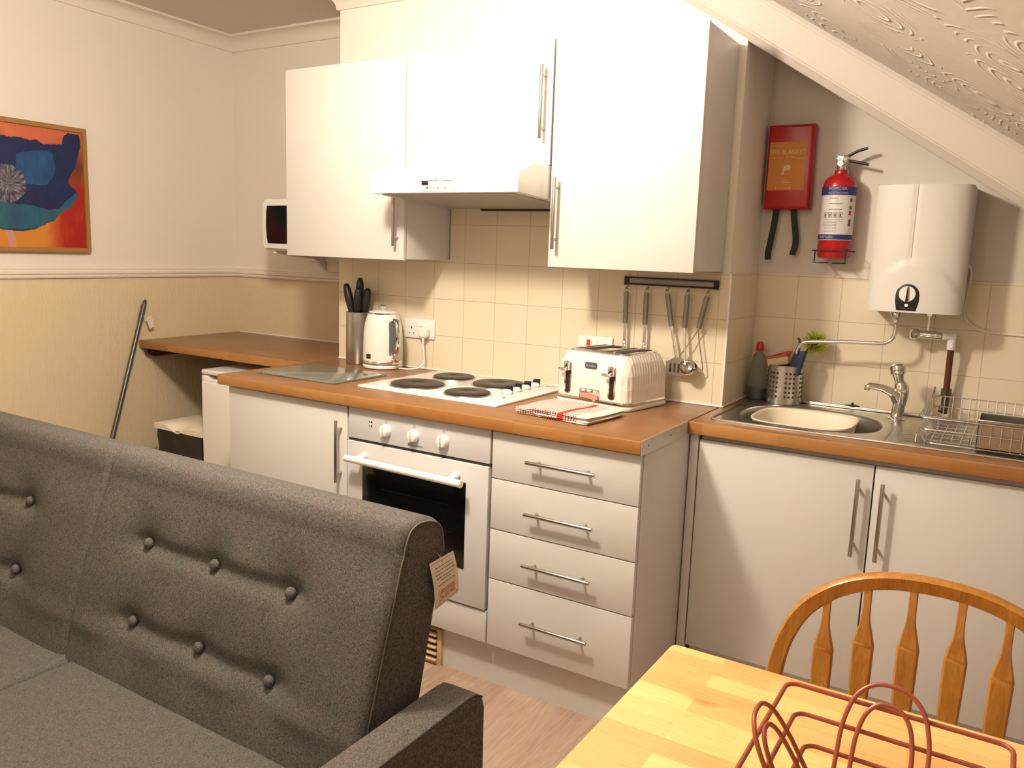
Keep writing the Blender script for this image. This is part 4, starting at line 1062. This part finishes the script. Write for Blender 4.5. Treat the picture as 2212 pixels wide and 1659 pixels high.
bm = BM(); tube(bm, [pc_+Vector((-.036,-.02,.172)), pc_+Vector((.002,-.022,.186)), pc_+Vector((.022,-.022,.188))], .0032, 8); obj('red_edge', bm, plain('pink_scourer', (.5,.1,.06)), k)

# ================================================================== WATER HEATER
hx0, hx1 = 1.518, 1.792; hz0, hz1 = 1.262, 1.660
t = thing('water_heater', 'white wall mounted water heater with round dial above the sink', 'water heater', (1.655, YA, 1.262))
def hfront(x): 
    u = (x-(hx0+hx1)/2)/((hx1-hx0)/2); return YA-.150 - .062*math.sqrt(max(0, 1-.93*abs(u)**2.4))
bm = BM(); NXh, NZh = 44, 40; Gd = []
gr_x = 1.640
for i in range(NXh+1):
    col = []
    for j in range(NZh+1):
        x = hx0+(hx1-hx0)*i/NXh; z = hz0+(hz1-hz0)*j/NZh
        y = hfront(x)
        ex_ = min(x-hx0, hx1-x, (hz1-z)*1.0)
        # lower arch panel stands slightly proud
        cxa = 1.655; arch = hz0+.165*max(0, 1-((x-cxa)/.158)**2)**.8
        if z < arch: y -= .0065*min(1, (arch-z)/.010)
        if abs(x-gr_x) < .004 and z > arch: y += .0022
        col.append(bm.verts.new((x, y, z)))
    Gd.append(col)
for i in range(NXh):
    for j in range(NZh): bm.faces.new((Gd[i][j], Gd[i+1][j], Gd[i+1][j+1], Gd[i][j+1]))
bk = {}
for i in (0, NXh):
    for j in range(NZh+1): bk[(i,j)] = bm.verts.new((Gd[i][j].co.x, YA-.001, Gd[i][j].co.z))
for i in range(NXh+1):
    for j in (0, NZh):
        if (i,j) not in bk: bk[(i,j)] = bm.verts.new((Gd[i][j].co.x, YA-.001, Gd[i][j].co.z))
for i in (0, NXh):
    for j in range(NZh): bm.faces.new((Gd[i][j], Gd[i][j+1], bk[(i,j+1)], bk[(i,j)]))
for j in (0, NZh):
    for i in range(NXh): bm.faces.new((Gd[i][j], Gd[i+1][j], bk[(i+1,j)], bk[(i,j)]))
obj('casing', bm, plain('heater_white', (.72,.69,.65), .5), t, angle=30)
bm = BM(); prism(bm, [(gr_x-.0008, hz0+.17), (gr_x+.0008, hz0+.17), (gr_x+.0008, hz1-.001), (gr_x-.0008, hz1-.001)], .0008, XZ(hfront(gr_x)+.0022)); obj('seam_line', bm, plain('seam_grey', (.36,.33,.30), .6), t)
DX = 1.642; DY = hfront(DX)-.0067
pl_ = [( .034*math.cos(a_), .034*math.sin(a_)) for a_ in [PI*k/14 for k in range(15)]] + [(-.0345,-.020), (-.028,-.050), (.028,-.050), (.0345,-.020)]
pl_ = list(reversed(pl_)) if False else pl_
bm = BM(); prism(bm, [(x*1.08, z*1.08) for x, z in pl_], .002, XZ(DY+.003) @ Matrix.Translation((DX, 1.318, 0)), .0006); obj('dial_surround', bm, white_plastic, t)
bm = BM(); prism(bm, pl_, .0035, XZ(DY+.002) @ Matrix.Translation((DX, 1.318, 0)), .0008); dl = obj('dial_plate', bm, black_plastic, t)
bm = BM(); lathe(bm, (DX, DY-.0012, 1.320), [(0,0),(.0245,0),(.0245,.003),(.023,.005),(0,.0055)], 40, (0,-1,0)); kb = obj('dial_knob', bm, white_gloss, dl)
bm = BM(); prism(bm, [(-.0035,-.024),(.0035,-.024),(.002,.0225),(-.0005,.0235)], .009, XZ(DY-.005) @ Matrix.Translation((DX, 1.320, 0)), .001); obj('dial_grip', bm, black_plastic, kb)
bm = BM(); lathe(bm, (DX, DY-.001, 1.2845), [(0,0),(.0045,0),(.0045,.002),(.002,.0035),(0,.0035)], 20, (0,-1,0)); obj('neon_light', bm, neon_m, dl, label='glowing neon light')
bm = BM(); prism(bm, [(-.020,-.0015),(-.004,-.0015),(-.004,.0005),(-.020,.0005)], .0003, XZ(DY-.0015) @ Matrix.Translation((DX, 1.276, 0))); prism(bm, [(.004,-.0015),(.020,-.0015),(.020,.0005),(.004,.0005)], .0003, XZ(DY-.0015) @ Matrix.Translation((DX, 1.276, 0))); obj('small_print', bm, grey_ink, dl)
# spout
t = thing('heater_spout', 'long swivel chrome spout hanging under the water heater', 'spout', (1.605, .870, 1.262))
bm = BM(); lathe(bm, (1.606, .870, 1.2615), [(.020,0),(.018,-.012),(.010,-.026),(.012,-.028),(.012,-.040),(.008,-.044)], 28); 
tube(bm, [(1.607,.870,1.225), (1.608,.870,1.195), (1.603,.868,1.172), (1.588,.866,1.156), (1.565,.864,1.150), (1.50,.862,1.148), (1.40,.858,1.142), (1.335,.856,1.136), (1.316,.855,1.128), (1.306,.855,1.112), (1.302,.855,1.092)], .0065, 14, smooth=6); obj('spout_pipe', bm, chrome, t)
t = thing('stop_valve', 'chrome stop valve and white elbow on the pipe right of the heater spout', 'valve', (1.70, .92, 1.19))
bm = BM(); cyl(bm, (1.700,.925,1.262), (1.700,.925,1.248), .013, seg=6); cyl(bm, (1.700,.925,1.25), (1.700,.925,1.185), .0065, seg=18); cyl(bm, (1.672,.922,1.187), (1.742,.922,1.185), .0125, seg=24, bev=.002); cyl(bm, (1.694,.922,1.187), (1.699,.922,1.187), .0145, seg=24); cyl(bm, (1.722,.922,1.187), (1.727,.922,1.187), .0145, seg=24); obj('valve_body', bm, chrome, t)
bm = BM(); lathe(bm, (1.672,.922,1.187), [(.009,-.004),(.012,0),(.017,.006),(.0185,.014),(.016,.022),(.008,.026),(0,.027)], 20, (-.8,-.6,0)); obj('valve_knob', bm, chrome, t)
bm = BM(); cyl(bm, (1.742,.922,1.185), (1.782,.930,1.185), .0125, seg=24, bev=.001); cyl(bm, (1.772,.932,1.196), (1.772,.932,1.142), .0135, seg=24, bev=.001); obj('elbow', bm, white_plastic, t)
bm = BM(); cyl(bm, (1.772,.932,1.145), (1.772,.955,SZ+.02), .0100, seg=20); pp = obj('pipe', bm, brown_pipe, t, label='dark brown pipe')
bm = BM(); cyl(bm, (1.772,.950,1.010), (1.772,.952,.985), .016, seg=8); cyl(bm, (1.772,.952,.985), (1.772,.953,.945), .012, seg=16); cyl(bm, (1.765,.945,.952), (1.765,.935,.935), .010, seg=12); obj('pipe_joint', bm, plain('dull_brass', (.14,.11,.08), .4, .8), pp)
bm = BM(); tube(bm, [(1.790,YA-.03,1.420), (1.798,YA-.014,1.405), (1.802,YA-.006,1.375), (1.797,YA-.0055,1.32), (1.793,YA-.0095,1.28), (1.800,YA-.0095,1.245), (1.823,YA-.0095,1.222), (1.855,YA-.0095,1.208), (1.90,YA-.0100,1.203), (2.2,YA-.0100,1.197)], .0045, 10, smooth=6)
o = obj('heater_cable', bm, cream_plastic); tag(o, 'cream electric cable curving down the wall right of the water heater', 'cable')

# ================================================================== FIRE BLANKET
t = thing('fire_blanket', 'red fire blanket pack with two black pull straps on the alcove wall', 'fire blanket', (1.2, YA, 1.592))
bm = BM(); prism(bm, [(1.119,1.592),(1.280,1.592),(1.277,1.884),(1.119,1.884)], .050, XZ(YA-.001), .012, 3); bd_ = obj('case', bm, red_paint, t)
Mf = basis((0, YA-.0513, 0), (1,0,0), (0,0,1))
bm = BM(); prism(bm, rrect(1.129, 1.257, 1.658, 1.824, .002, 2), .0008, Mf); lb = obj('label', bm, orange_label, t, label='orange label with pale writing')
lettering('lettering', 'FIRE BLANKET', .0225, gold_ink, lb, Mf @ Matrix.Translation((1.193, 1.782, .001)), xs=.86)
bm = BM()
def fmark(x0, x1, z0, z1): prism(bm, [(x0,z0),(x1,z0),(x1,z1),(x0,z1)], .0011, Mf)
fmark(1.134,1.180,1.8115,1.8128); 
for q in (1.190, 1.207, 1.215): fmark(q, q+.004, 1.769, 1.773)
fmark(1.137,1.174,1.769,1.7703); fmark(1.222,1.250,1.766,1.7675); fmark(1.182,1.192,1.757,1.759); fmark(1.196,1.200,1.757,1.759)
prism(bm, [(1.176,1.712),(1.186,1.709),(1.184,1.722),(1.194,1.728),(1.204,1.727),(1.207,1.740),(1.196,1.746),(1.184,1.741),(1.179,1.728)], .0011, Mf)
fmark(1.174,1.200,1.692,1.6933); fmark(1.178,1.206,1.684,1.6853); fmark(1.170,1.196,1.700,1.7012)
for q in (1.160, 1.208): prism(bm, ellipse(q, 1.666, .003, .003, 12), .0011, Mf)
fmark(1.170,1.200,1.665,1.6665)
obj('small_print', bm, gold_ink, lb)
for pts_ in ([(1.163,YA-.028,1.594),(1.160,YA-.028,1.55),(1.152,YA-.030,1.48),(1.146,YA-.030,1.435),(1.148,YA-.028,1.413)], [(1.223,YA-.028,1.594),(1.230,YA-.028,1.55),(1.238,YA-.026,1.50),(1.240,YA-.030,1.465),(1.236,YA-.034,1.445),(1.234,YA-.034,1.432)]):
    bm = BM(); tube(bm, pts_, .01, 8, smooth=6, flat=(.0110,.0009,(1,.12,0))); obj('pull_strap', bm, strap_black, t)

# ================================================================== EXTINGUISHER
ec = Vector((1.379, .934, 1.424))
t = thing('fire_extinguisher', 'small red powder fire extinguisher in a wire bracket on the alcove wall', 'fire extinguisher', ec)
ER = .0545
bm = BM(); lathe(bm, ec, [(0,.004),(.035,0),(.050,.003),(ER,.012),(ER,.240),(.052,.255),(.044,.269),(.032,.279),(.022,.284),(.020,.292),(.021,.298),(0,.298)], 56); obj('cylinder', bm, red_paint, t)
A0 = -PI/2 + .08
def patch(name, z0, z1, mat, r=.0004, w=1.45, par=None):
    bm = BM(); cylpatch(bm, ec, ER+r, A0-w, A0+w, ec.z+z0, ec.z+z1, .0005, 40); return obj(name, bm, mat, par or t)
lbl = patch('label', .062, .240, label_white)
patch('label_band', .212, .240, blue_ink, .0008, 1.45, lbl); patch('label_band', .064, .081, blue_ink, .0008, 1.45, lbl)
wpf = lambda z, a_=0: cylwarp(ec, ER+.0014, A0+a_, ec.z+z, 0)
lettering('lettering', 'POWDER', .0145, white_ink, lbl, None, .0001, warp=wpf(.2285, .02))
lettering('lettering', 'FIRE EXTINGUISHER', .0088, white_ink, lbl, None, .0001, warp=wpf(.2160, .04), xs=.86)
lettering('lettering', 'FIREMARK', .0125, white_ink, lbl, None, .0001, warp=wpf(.0680, -.52))
bm = BM()
def strip(a0, a1, z0, z1): cylpatch(bm, ec, ER+.0012, A0+a0, A0+a1, ec.z+z0, ec.z+z1, .0004, 8)
for z in (.200, .182, .163):
    for q in range(12 if z < .2 else 8):
        a_ = -.42+q*.065; strip(a_, a_+.045, z, z+.0022)
for q in range(4): 
    a_ = -.72+q*.30; strip(a_, a_+.22, .136, .1375); strip(a_, a_+.22, .152, .1535); strip(a_, a_+.02, .136, .153); strip(a_+.2, a_+.22, .136, .153); strip(a_+.06, a_+.15, .140, .149)
for k in range(9):
    z = .130-k*.0052
    for q in range(14 if k < 2 else 10):
        a_ = -.72+q*.085; strip(a_, a_+.065, z, z+.0012)
for z in (.19,.165,.12,.11): strip(.82, 1.0, z, z+.012)
obj('small_print', bm, grey_ink, lbl)
bm = BM(); cylpatch(bm, ec, ER+.0013, A0+.80, A0+.98, ec.z+.147, ec.z+.160, .0004, 8); obj('hazard_mark', bm, red_ink, lbl)
bm = BM(); cyl(bm, ec+Vector((0,0,.298)), ec+Vector((0,0,.330)), .016, .014, seg=20, bev=.002); cyl(bm, ec+Vector((0,-.010,.318)), ec+Vector((0,-.030,.318)), .0095, seg=20); box(bm, ec.x-.020, ec.x+.020, ec.y-.013, ec.y+.013, ec.z+.318, ec.z+.347, .004)
tube(bm, [ec+Vector((.016+.010*math.cos(2*PI*k/14), -.014, .332+.012*math.sin(2*PI*k/14))) for k in range(14)], .0014, 6, True); obj('valve', bm, chrome, t)
bm = BM(); E_ = lambda x, z: (ec.x+x, ec.y-.002, ec.z+z)
tube(bm, [E_(-.004,.340), E_(.018,.344), E_(.045,.358), E_(.070,.366), E_(.078,.367)], .004, 10, smooth=5, flat=(.0050,.0085,(-.3,0,1))); obj('squeeze_lever', bm, black_plastic, t)
bm = BM(); tube(bm, [E_(.004,.330), E_(.025,.328), E_(.055,.322), E_(.086,.314)], .004, 10, smooth=5, flat=(.0050,.0085,(.15,0,1))); obj('carry_lever', bm, black_plastic, t)
t = thing('extinguisher_bracket', 'black wire bracket holding the fire extinguisher', 'bracket', (1.379, YA, 1.42))
bm = BM(); zb, zt_ = 1.4105, 1.450
tube(bm, [(1.379-.058, YA-.002, zt_), (1.379-.058, ec.y-.058, zt_), (1.379-.050, ec.y-.0568, zt_), (1.379+.050, ec.y-.0568, zt_), (1.379+.058, ec.y-.058, zt_), (1.379+.058, YA-.002, zt_)], .0022, 8)
tube(bm, [(1.379-.050, ec.y-.0568, zt_), (1.379-.050, ec.y-.0568, zb-.002), (1.379-.020, ec.y-.0568, zb-.002)], .0022, 8)
tube(bm, [(1.379+.050, ec.y-.0568, zt_), (1.379+.050, ec.y-.0568, zb-.002), (1.379+.008, ec.y-.0568, zb-.002)], .0022, 8)
tube(bm, [(1.379-.030, YA-.002, zb-.001), (1.379-.030, ec.y-.0600, zb-.001), (1.379+.030, ec.y-.0600, zb-.001), (1.379+.030, YA-.002, zb-.001)], .0022, 8)
obj('wire', bm, strap_black, t)
bm = BM(); box(bm, 1.360, 1.398, YA-.004, YA-.0005, 1.44, 1.70, .001); obj('back_plate', bm, strap_black, t)

# ================================================================== SOFA
t = thing('sofa', 'grey tweed button-back sofa bed seen over its right arm', 'sofa', (-.03, -1.2, 0))
def fz(y_top, z): return -.87 - (.83-z)*.32
BTN = {0: [(-.845,.665),(-.60,.665),(-.355,.670),(-.83,.487),(-.585,.487),(-.341,.490)], 1: [(.184,.665),(.430,.667),(.679,.662),(.195,.485),(.439,.488),(.673,.481)]}
def front_y(z):       # undisturbed front face
    return -.872 - (.825-z)*.32
def backrest(x0, x1, btn):
    bm = BM(); NXs = 150; prof = []
    for k in range(81): z = .335+(.800-.335)*k/80; prof.append(('f', front_y(z), z))
    for k in range(1, 10):                        # rounded top front
        a_ = PI/2*k/10; prof.append(('t', -.880+.034*math.sin(a_)*.9+.004, .800+.062*math.sin(a_)*1.0-.004*(1-math.cos(a_)))) 
    prof = [p for p in prof if p[0] == 'f']
    # top as an arc from the front shoulder to the back shoulder
    fs = Vector((front_y(.800), .800)); bs = Vector((-.730, .770))
    top = [(p.x, p.y) for p in catmull([(fs.x,fs.y,0), (-.871,.832,0), (-.853,.856,0), (-.815,.863,0), (-.762,.850,0), (-.737,.824,0), (bs.x,bs.y,0)], 6)[1:]]
    prof += [('t', y, z) for y, z in top]
    for k in range(1, 13): z = .770-(.770-.335)*k/12; prof.append(('b', -.730-(.770-z)*.24, z))
    cols = []
    for i in range(NXs+1):
        u = i/NXs; x = x0+(x1-x0)*u; col = []
        e_ = min(x-x0, x1-x); er = .012*(1-min(1, e_/.022))**2
        for (kd, y, z) in prof:
            dz = 0; dy = 0
            if kd == 'f':
                puff = .010*math.sin(PI*min(1,max(0,(z-.335)/.5)))
                d_ = 0
                for (bx, bz) in btn:
                    r2 = ((x-bx)**2+(z-bz)**2)
                    d_ += .007*math.exp(-r2/.0007) + .014*math.exp(-r2/.0075)
                for row in (.667, .487):          # soft fold joining the buttons of a row
                    xs_b = [b[0] for b in btn]
                    d_ += .009*math.exp(-((z-row)/.020)**2)*(1 if min(xs_b)-.02 < x < max(xs_b)+.02 else math.exp(-(min(abs(x-min(xs_b)), abs(x-max(xs_b)))/.05)**2))
                d_ -= .006*math.exp(-((z-.445)/.025)**2)*(.5+noise.noise(Vector((x*7, 0, 3))))
                dy = d_*1.15 - puff + .004*noise.noise(Vector((x*5, z*6, 1)))
                fd = min(1, max(0, (.800-z)/.10)); dy *= fd*fd*(3-2*fd)
            cy = -.80-(.8-z)*.28; k_ = er/.10
            yy = y+dy; yy = yy + (cy-yy)*k_*1.0; zz = z - (er if kd == 't' else 0)*.8
            col.append(bm.verts.new((x, yy, zz)))
        cols.append(col)
    for a_, b_ in zip(cols, cols[1:]):
        n = len(prof)
        for j in range(n): bm.faces.new((a_[j], a_[(j+1)%n], b_[(j+1)%n], b_[j]))
    bm.faces.new(cols[0]); bm.faces.new(list(reversed(cols[-1])))
    return bm, prof
SPL = -.024
bA, _ = backrest(-1.02, SPL-.001, BTN[0]); hA = obj('backrest', bA, sofa_m, t, angle=50)
bB, prof = backrest(SPL+.001, .960, BTN[1]); hB = obj('backrest', bB, sofa_m, t, angle=50)
for hh, bl in ((hA, BTN[0]), (hB, BTN[1])):
    for (bx, bz) in bl:
        by = front_y(bz)+.0155; n_ = Vector((0,-1,.32)).normalized()
        bm = BM(); lathe(bm, (bx, by, bz), [(.0125,-.008),(.0135,.000),(.0130,.004),(.010,.0075),(.005,.0095),(0,.010)], 24, n_); obj('button', bm, sofa_m, hh)
bm = BM()
ed = [(p[1], p[2]) for p in prof if p[0] != 'b']
tube(bm, [(.9605, -.80-(.8-z)*.28+(y-(-.80-(.8-z)*.28))*.905, z-.0085 if z > .79 else z) for y, z in ed[::2]], .0018, 6); obj('seam', bm, plain('seam_thread', (.16,.145,.12), .9), hB)
def seat(x0, x1):
    bm = BM(); box(bm, x0, x1, -1.66, -1.000, .205, .352, .016, 4)
    return obj('seat_cushion', bm, seat_m, t)
seat(-1.02, .0095); seat(.0115, .985)
bm = BM(); box(bm, -1.0, .975, -1.62, -.86, .13, .204, .006); obj('frame', bm, seat_m, t)
def arm(x0, x1):
    bm = BM(); pr_ = [(-.737,.13),(-.742,.455),(-.752,.483),(-.775,.497),(-.80,.500),(-1.60,.500),(-1.640,.490),(-1.655,.46),(-1.655,.13)]
    prism(bm, pr_, x1-x0, basis((x0,0,0), (0,1,0), (0,0,1)), .007, 3); o = obj('arm', bm, sofa_m, t)
    bm = BM(); tube(bm, [(x1-.003, y, z-.0015) for y, z in [(-.752,.481),(-.775,.495),(-.80,.498),(-1.60,.498)]], .0026, 8); obj('piping', bm, plain('dark_piping', (.03,.027,.022), .9), o)
arm(.992, 1.082); arm(-1.130, -1.035)
for x in (-.98, .94):
    for y in (-1.55, -.90):
        bm = BM(); cyl(bm, (x, y, .0), (x, y, .131), .015, .024, seg=18); obj('leg', bm, brown_pipe, t)
# swing tag on the sofa back
bm = BM(); TW = 10
A_ = Vector((.968,-.797,.761)); Bq = Vector((.972,-.718,.768)); Cq = Vector((.974,-.697,.669)); Dq = Vector((.970,-.777,.652))
def tagpt(u, v):
    p = (A_.lerp(Bq, u)).lerp(Dq.lerp(Cq, u), v); bend = .010*math.sin(v*PI)
    return p + Vector((1,0,0))*bend*.5
vs0 = []; vs1 = []
nrm_t = (Bq-A_).cross(Dq-A_).normalized()
if nrm_t.dot(Vector((1,-1,.3))) < 0: nrm_t = -nrm_t
for i in range(9):
    vs0.append([bm.verts.new(tagpt(i/8, j/12)) for j in range(13)]); vs1.append([bm.verts.new(tagpt(i/8, j/12)-nrm_t*.0006) for j in range(13)])
for i in range(8):
    for j in range(12):
        bm.faces.new((vs0[i][j], vs0[i+1][j], vs0[i+1][j+1], vs0[i][j+1])); bm.faces.new((vs1[i][j], vs1[i][j+1], vs1[i+1][j+1], vs1[i+1][j]))
tg = obj('swing_tag', bm, paper, t, label='paper safety tag with red lettering')
def tagwarp(u0, v0, su, sv): return lambda v: tagpt(u0+v.x*su, v0-v.y*sv) + nrm_t*.0008
bm = BM()
def tline(u0, u1, v0, v1):
    n_ = 8; a_ = [bm.verts.new(tagpt(u0+(u1-u0)*k/n_, v0)+nrm_t*.0006) for k in range(n_+1)]; b_ = [bm.verts.new(tagpt(u0+(u1-u0)*k/n_, v1)+nrm_t*.0006) for k in range(n_+1)]
    for k in range(n_): bm.faces.new((a_[k], a_[k+1], b_[k+1], b_[k]))
def trow(u0, u1, v):
    u = u0; rr_ = random.Random(int(v*1000))
    while u < u1: w_ = rr_.uniform(.04,.11); tline(u, min(u+w_, u1), v, v+.016); u += w_+.025
for q in ((.16,.88,.145),(.12,.90,.215),(.12,.90,.29),(.14,.86,.365),(.30,.72,.43),(.16,.86,.52)): trow(*q)
tline(.06,.94,.045,.052); tline(.06,.94,.955,.962); tline(.06,.07,.05,.957); tline(.93,.94,.05,.957); tline(.48,.53,.07,.085)
obj('small_print', bm, grey_ink, tg, smooth=False)
lettering('lettering', 'CARELESSNESS', 1.0, red_ink, tg, None, 0, warp=tagwarp(.5, .745, .108, .145))
lettering('lettering', 'CAUSES FIRE', 1.0, red_ink, tg, None, 0, warp=tagwarp(.5, .875, .115, .145))
bm = BM(); tube(bm, [tagpt(.5,.03), tagpt(.5,.03)+Vector((-.02,.004,.012)), (.955,-.752,.785)], .0007, 6, smooth=3); obj('tag_string', bm, white_ink, tg)

# ================================================================== TABLE
t = thing('dining_table', 'light butcher block dining table in the near right corner', 'table', (2.1, -1.16, 0))
bm = BM(); prism(bm, rrect(1.500, 2.72, -1.53, -.790, .014, 5), .026, Matrix.Translation((0,0,.714)), .005, 3); obj('tabletop', bm, table_m, t)
bm = BM()
for a_ in ((1.56,2.66,-.86,-.84),(1.56,2.66,-1.48,-1.46),(1.56,1.58,-1.46,-.86),(2.64,2.66,-1.46,-.86)): box(bm, *a_, .63, .7135)
obj('apron', bm, table_m, t)
for x in (1.575, 2.645):
    for y in (-1.465, -.855): bm = BM(); box(bm, x-.024, x+.024, y-.024, y+.024, 0, .7135, .004); obj('leg', bm, table_m, t)

# ================================================================== CHAIR
t = thing('dining_chair', 'honey pine hoop-back chair tucked under the far side of the table', 'chair', (1.886, -.83, 0))
cyb = lambda z: -.66+(z-.44)*.18
CX = 1.887
half = [(.205,.440),(.226,.50),(.240,.56),(.2465,.62),(.2450,.675),(.233,.73),(.208,.782),(.168,.822),(.120,.849),(.064,.8645),(.0,.869)]
hoop = [(CX-a_, cyb(z), z) for a_, z in half] + [(CX+a_, cyb(z), z) for a_, z in reversed(half[:-1])]
bm = BM()
P = catmull(hoop, 6); N = len(P); rg = []
for i in range(N):
    d_ = (P[min(i+1,N-1)]-P[max(i-1,0)]).normalized(); dep = Vector((0,1,.18)).normalized(); sd_ = d_.cross(dep).normalized()
    rg.append([bm.verts.new(P[i]+sd_*a_*.0145+dep*b_*.011) for a_, b_ in ((-1,-.55),(-.75,-1),(.75,-1),(1,-.55),(1,.55),(.75,1),(-.75,1),(-1,.55))])
for a_, b_ in zip(rg, rg[1:]):
    for k in range(8): bm.faces.new((a_[k], a_[(k+1)%8], b_[(k+1)%8], b_[k]))
bm.faces.new(rg[0]); bm.faces.new(rg[-1]); obj('back_hoop', bm, chair_m, t, angle=50)
def hoop_z(x):
    u = abs(x-CX); prev_ = half[-1]
    best = .869
    for (a0, z0), (a1, z1) in zip(half[4:], half[5:]):
        if a1 <= u <= a0: return z0+(z1-z0)*(a0-u)/(a0-a1)
    return .869
for (xt, xb) in ((1.716,1.728), (1.781,1.791), (1.853,1.858), (1.928,1.924), (1.998,1.990), (2.060,2.050)):
    zt2 = hoop_z(xt)-.008; zb2 = .445
    st = [(0,.0065),(.10,.0065),(.22,.0165),(.30,.0175),(.55,.0155),(.80,.010),(1.0,.0075)]
    # profile measured from the top down
    st = [(0,.0068),(.09,.0068),(.15,.0085),(.235,.0168),(.27,.0178),(.45,.0165),(.65,.0135),(.85,.009),(1.0,.007)]
    bm = BM(); rg = []
    for f_, w_ in [(v.x, v.y) for v in catmull([(a_, b_, 0) for a_, b_ in st], 4)]:
        z = zt2+(zb2-zt2)*f_; x = xt+(xb-xt)*f_; y = cyb(z); th_ = min(w_, .0062)
        rg.append([bm.verts.new((x+w_*a_, y+th_*b_, z)) for a_, b_ in ((-1,-.3),(-.8,-1),(.8,-1),(1,-.3),(1,.3),(.8,1),(-.8,1),(-1,.3))])
    for a_, b_ in zip(rg, rg[1:]):
        for k in range(8): bm.faces.new((a_[k], a_[(k+1)%8], b_[(k+1)%8], b_[k]))
    bm.faces.new(rg[0]); bm.faces.new(rg[-1]); obj('spindle', bm, chair_m, t, angle=50)
bm = BM(); prism(bm, rrect(1.655, 2.120, -1.06, -.630, .09, 8), .030, Matrix.Translation((0,0,.415)), .009, 3); obj('seat', bm, chair_m, t)
for sx2 in (-1, 1):
    for sy2 in (-1, 1):
        a_ = Vector((CX+sx2*.16, -.845+sy2*.14, .416)); b_ = Vector((CX+sx2*.21, -.845+sy2*.19, 0))
        bm = BM(); tube(bm, [a_.lerp(b_, q) for q in (0,.1,.25,.4,.5,.6,.8,1)], .016, 16, smooth=3, radii=[.012,.016,.019,.020,.016,.019,.016,.011]); obj('leg', bm, chair_m, t)
bm = BM()
for sx2 in (-1, 1): tube(bm, [(CX+sx2*.186,-1.005,.20), (CX+sx2*.186,-.685,.20)], .010, 12)
tube(bm, [(CX-.186,-.845,.20), (CX+.186,-.845,.20)], .010, 12); obj('stretcher', bm, chair_m, t)

# ================================================================== WIRE BASKET ON TABLE
TZ = .7402
t = thing('wire_basket', 'terracotta wire basket standing on the table', 'basket', (1.874, -1.137, TZ))
bx0, bx1, by0, by1 = 1.741, 2.007, -1.270, -1.003
WR = .0031
bm = BM()
for z, g, nm in ((.840, 0, 0), (.810, .017, 1), (.780, .036, 2), (.748, .070, 3)):
    bm2 = BM(); tube(bm2, [(x, y, z) for x, y in rrect(bx0+g, bx1-g, by0+g, by1-g, .016, 5)], WR, 10, True); obj('rim_wire', bm2, copper_wire, t)
bm.free()
cxm, cym = 1.867, -1.137
def hoopw(c_, out, side, w_, tip, lean):
    """upright wire hoop: legs start near the base and lean outwards over the rim"""
    c_ = Vector(c_); out = Vector(out); side = Vector(side); b0 = c_ - out*lean; z0 = TZ+.004
    def pt(s_, h_, k_): q = b0 + out*(lean*k_) + side*s_; return Vector((q.x, q.y, z0+h_))
    Ht = tip-z0
    return [pt(-w_,0,0), pt(-w_*1.0,Ht*.3,.30), pt(-w_*.97,Ht*.6,.60), pt(-w_*.78,Ht*.84,.84), pt(-w_*.42,Ht*.97,.97), pt(0,Ht,1.0), pt(w_*.42,Ht*.97,.97), pt(w_*.78,Ht*.84,.84), pt(w_*.97,Ht*.6,.60), pt(w_*1.0,Ht*.3,.30), pt(w_,0,0)]
for (cc, out, side) in (((bx0-.004, -1.150), (-1,0), (0,1)), ((cxm+.002, by1+.006), (0,1), (1,0)), ((bx1+.004, cym), (1,0), (0,1)), ((cxm, by0-.006), (0,-1), (1,0))):
    o3 = (out[0], out[1], 0); s3 = (side[0], side[1], 0)
    for w_, tip, inn in ((.052, .871, 0), (.034, .850, .012)):
        bm = BM(); tube(bm, hoopw((cc[0]-out[0]*inn, cc[1]-out[1]*inn, 0), o3, s3, w_, tip, .075-inn), WR*.95, 10, smooth=5); obj('side_hoop', bm, copper_wire, t)
for (x, y) in ((bx0+.075, by0+.075), (bx1-.075, by0+.075), (bx0+.075, by1-.075), (bx1-.075, by1-.075)):
    obj('foot', cyl(BM(), (x, y, TZ), (x, y, .748), .005, seg=12), copper_wire, t)
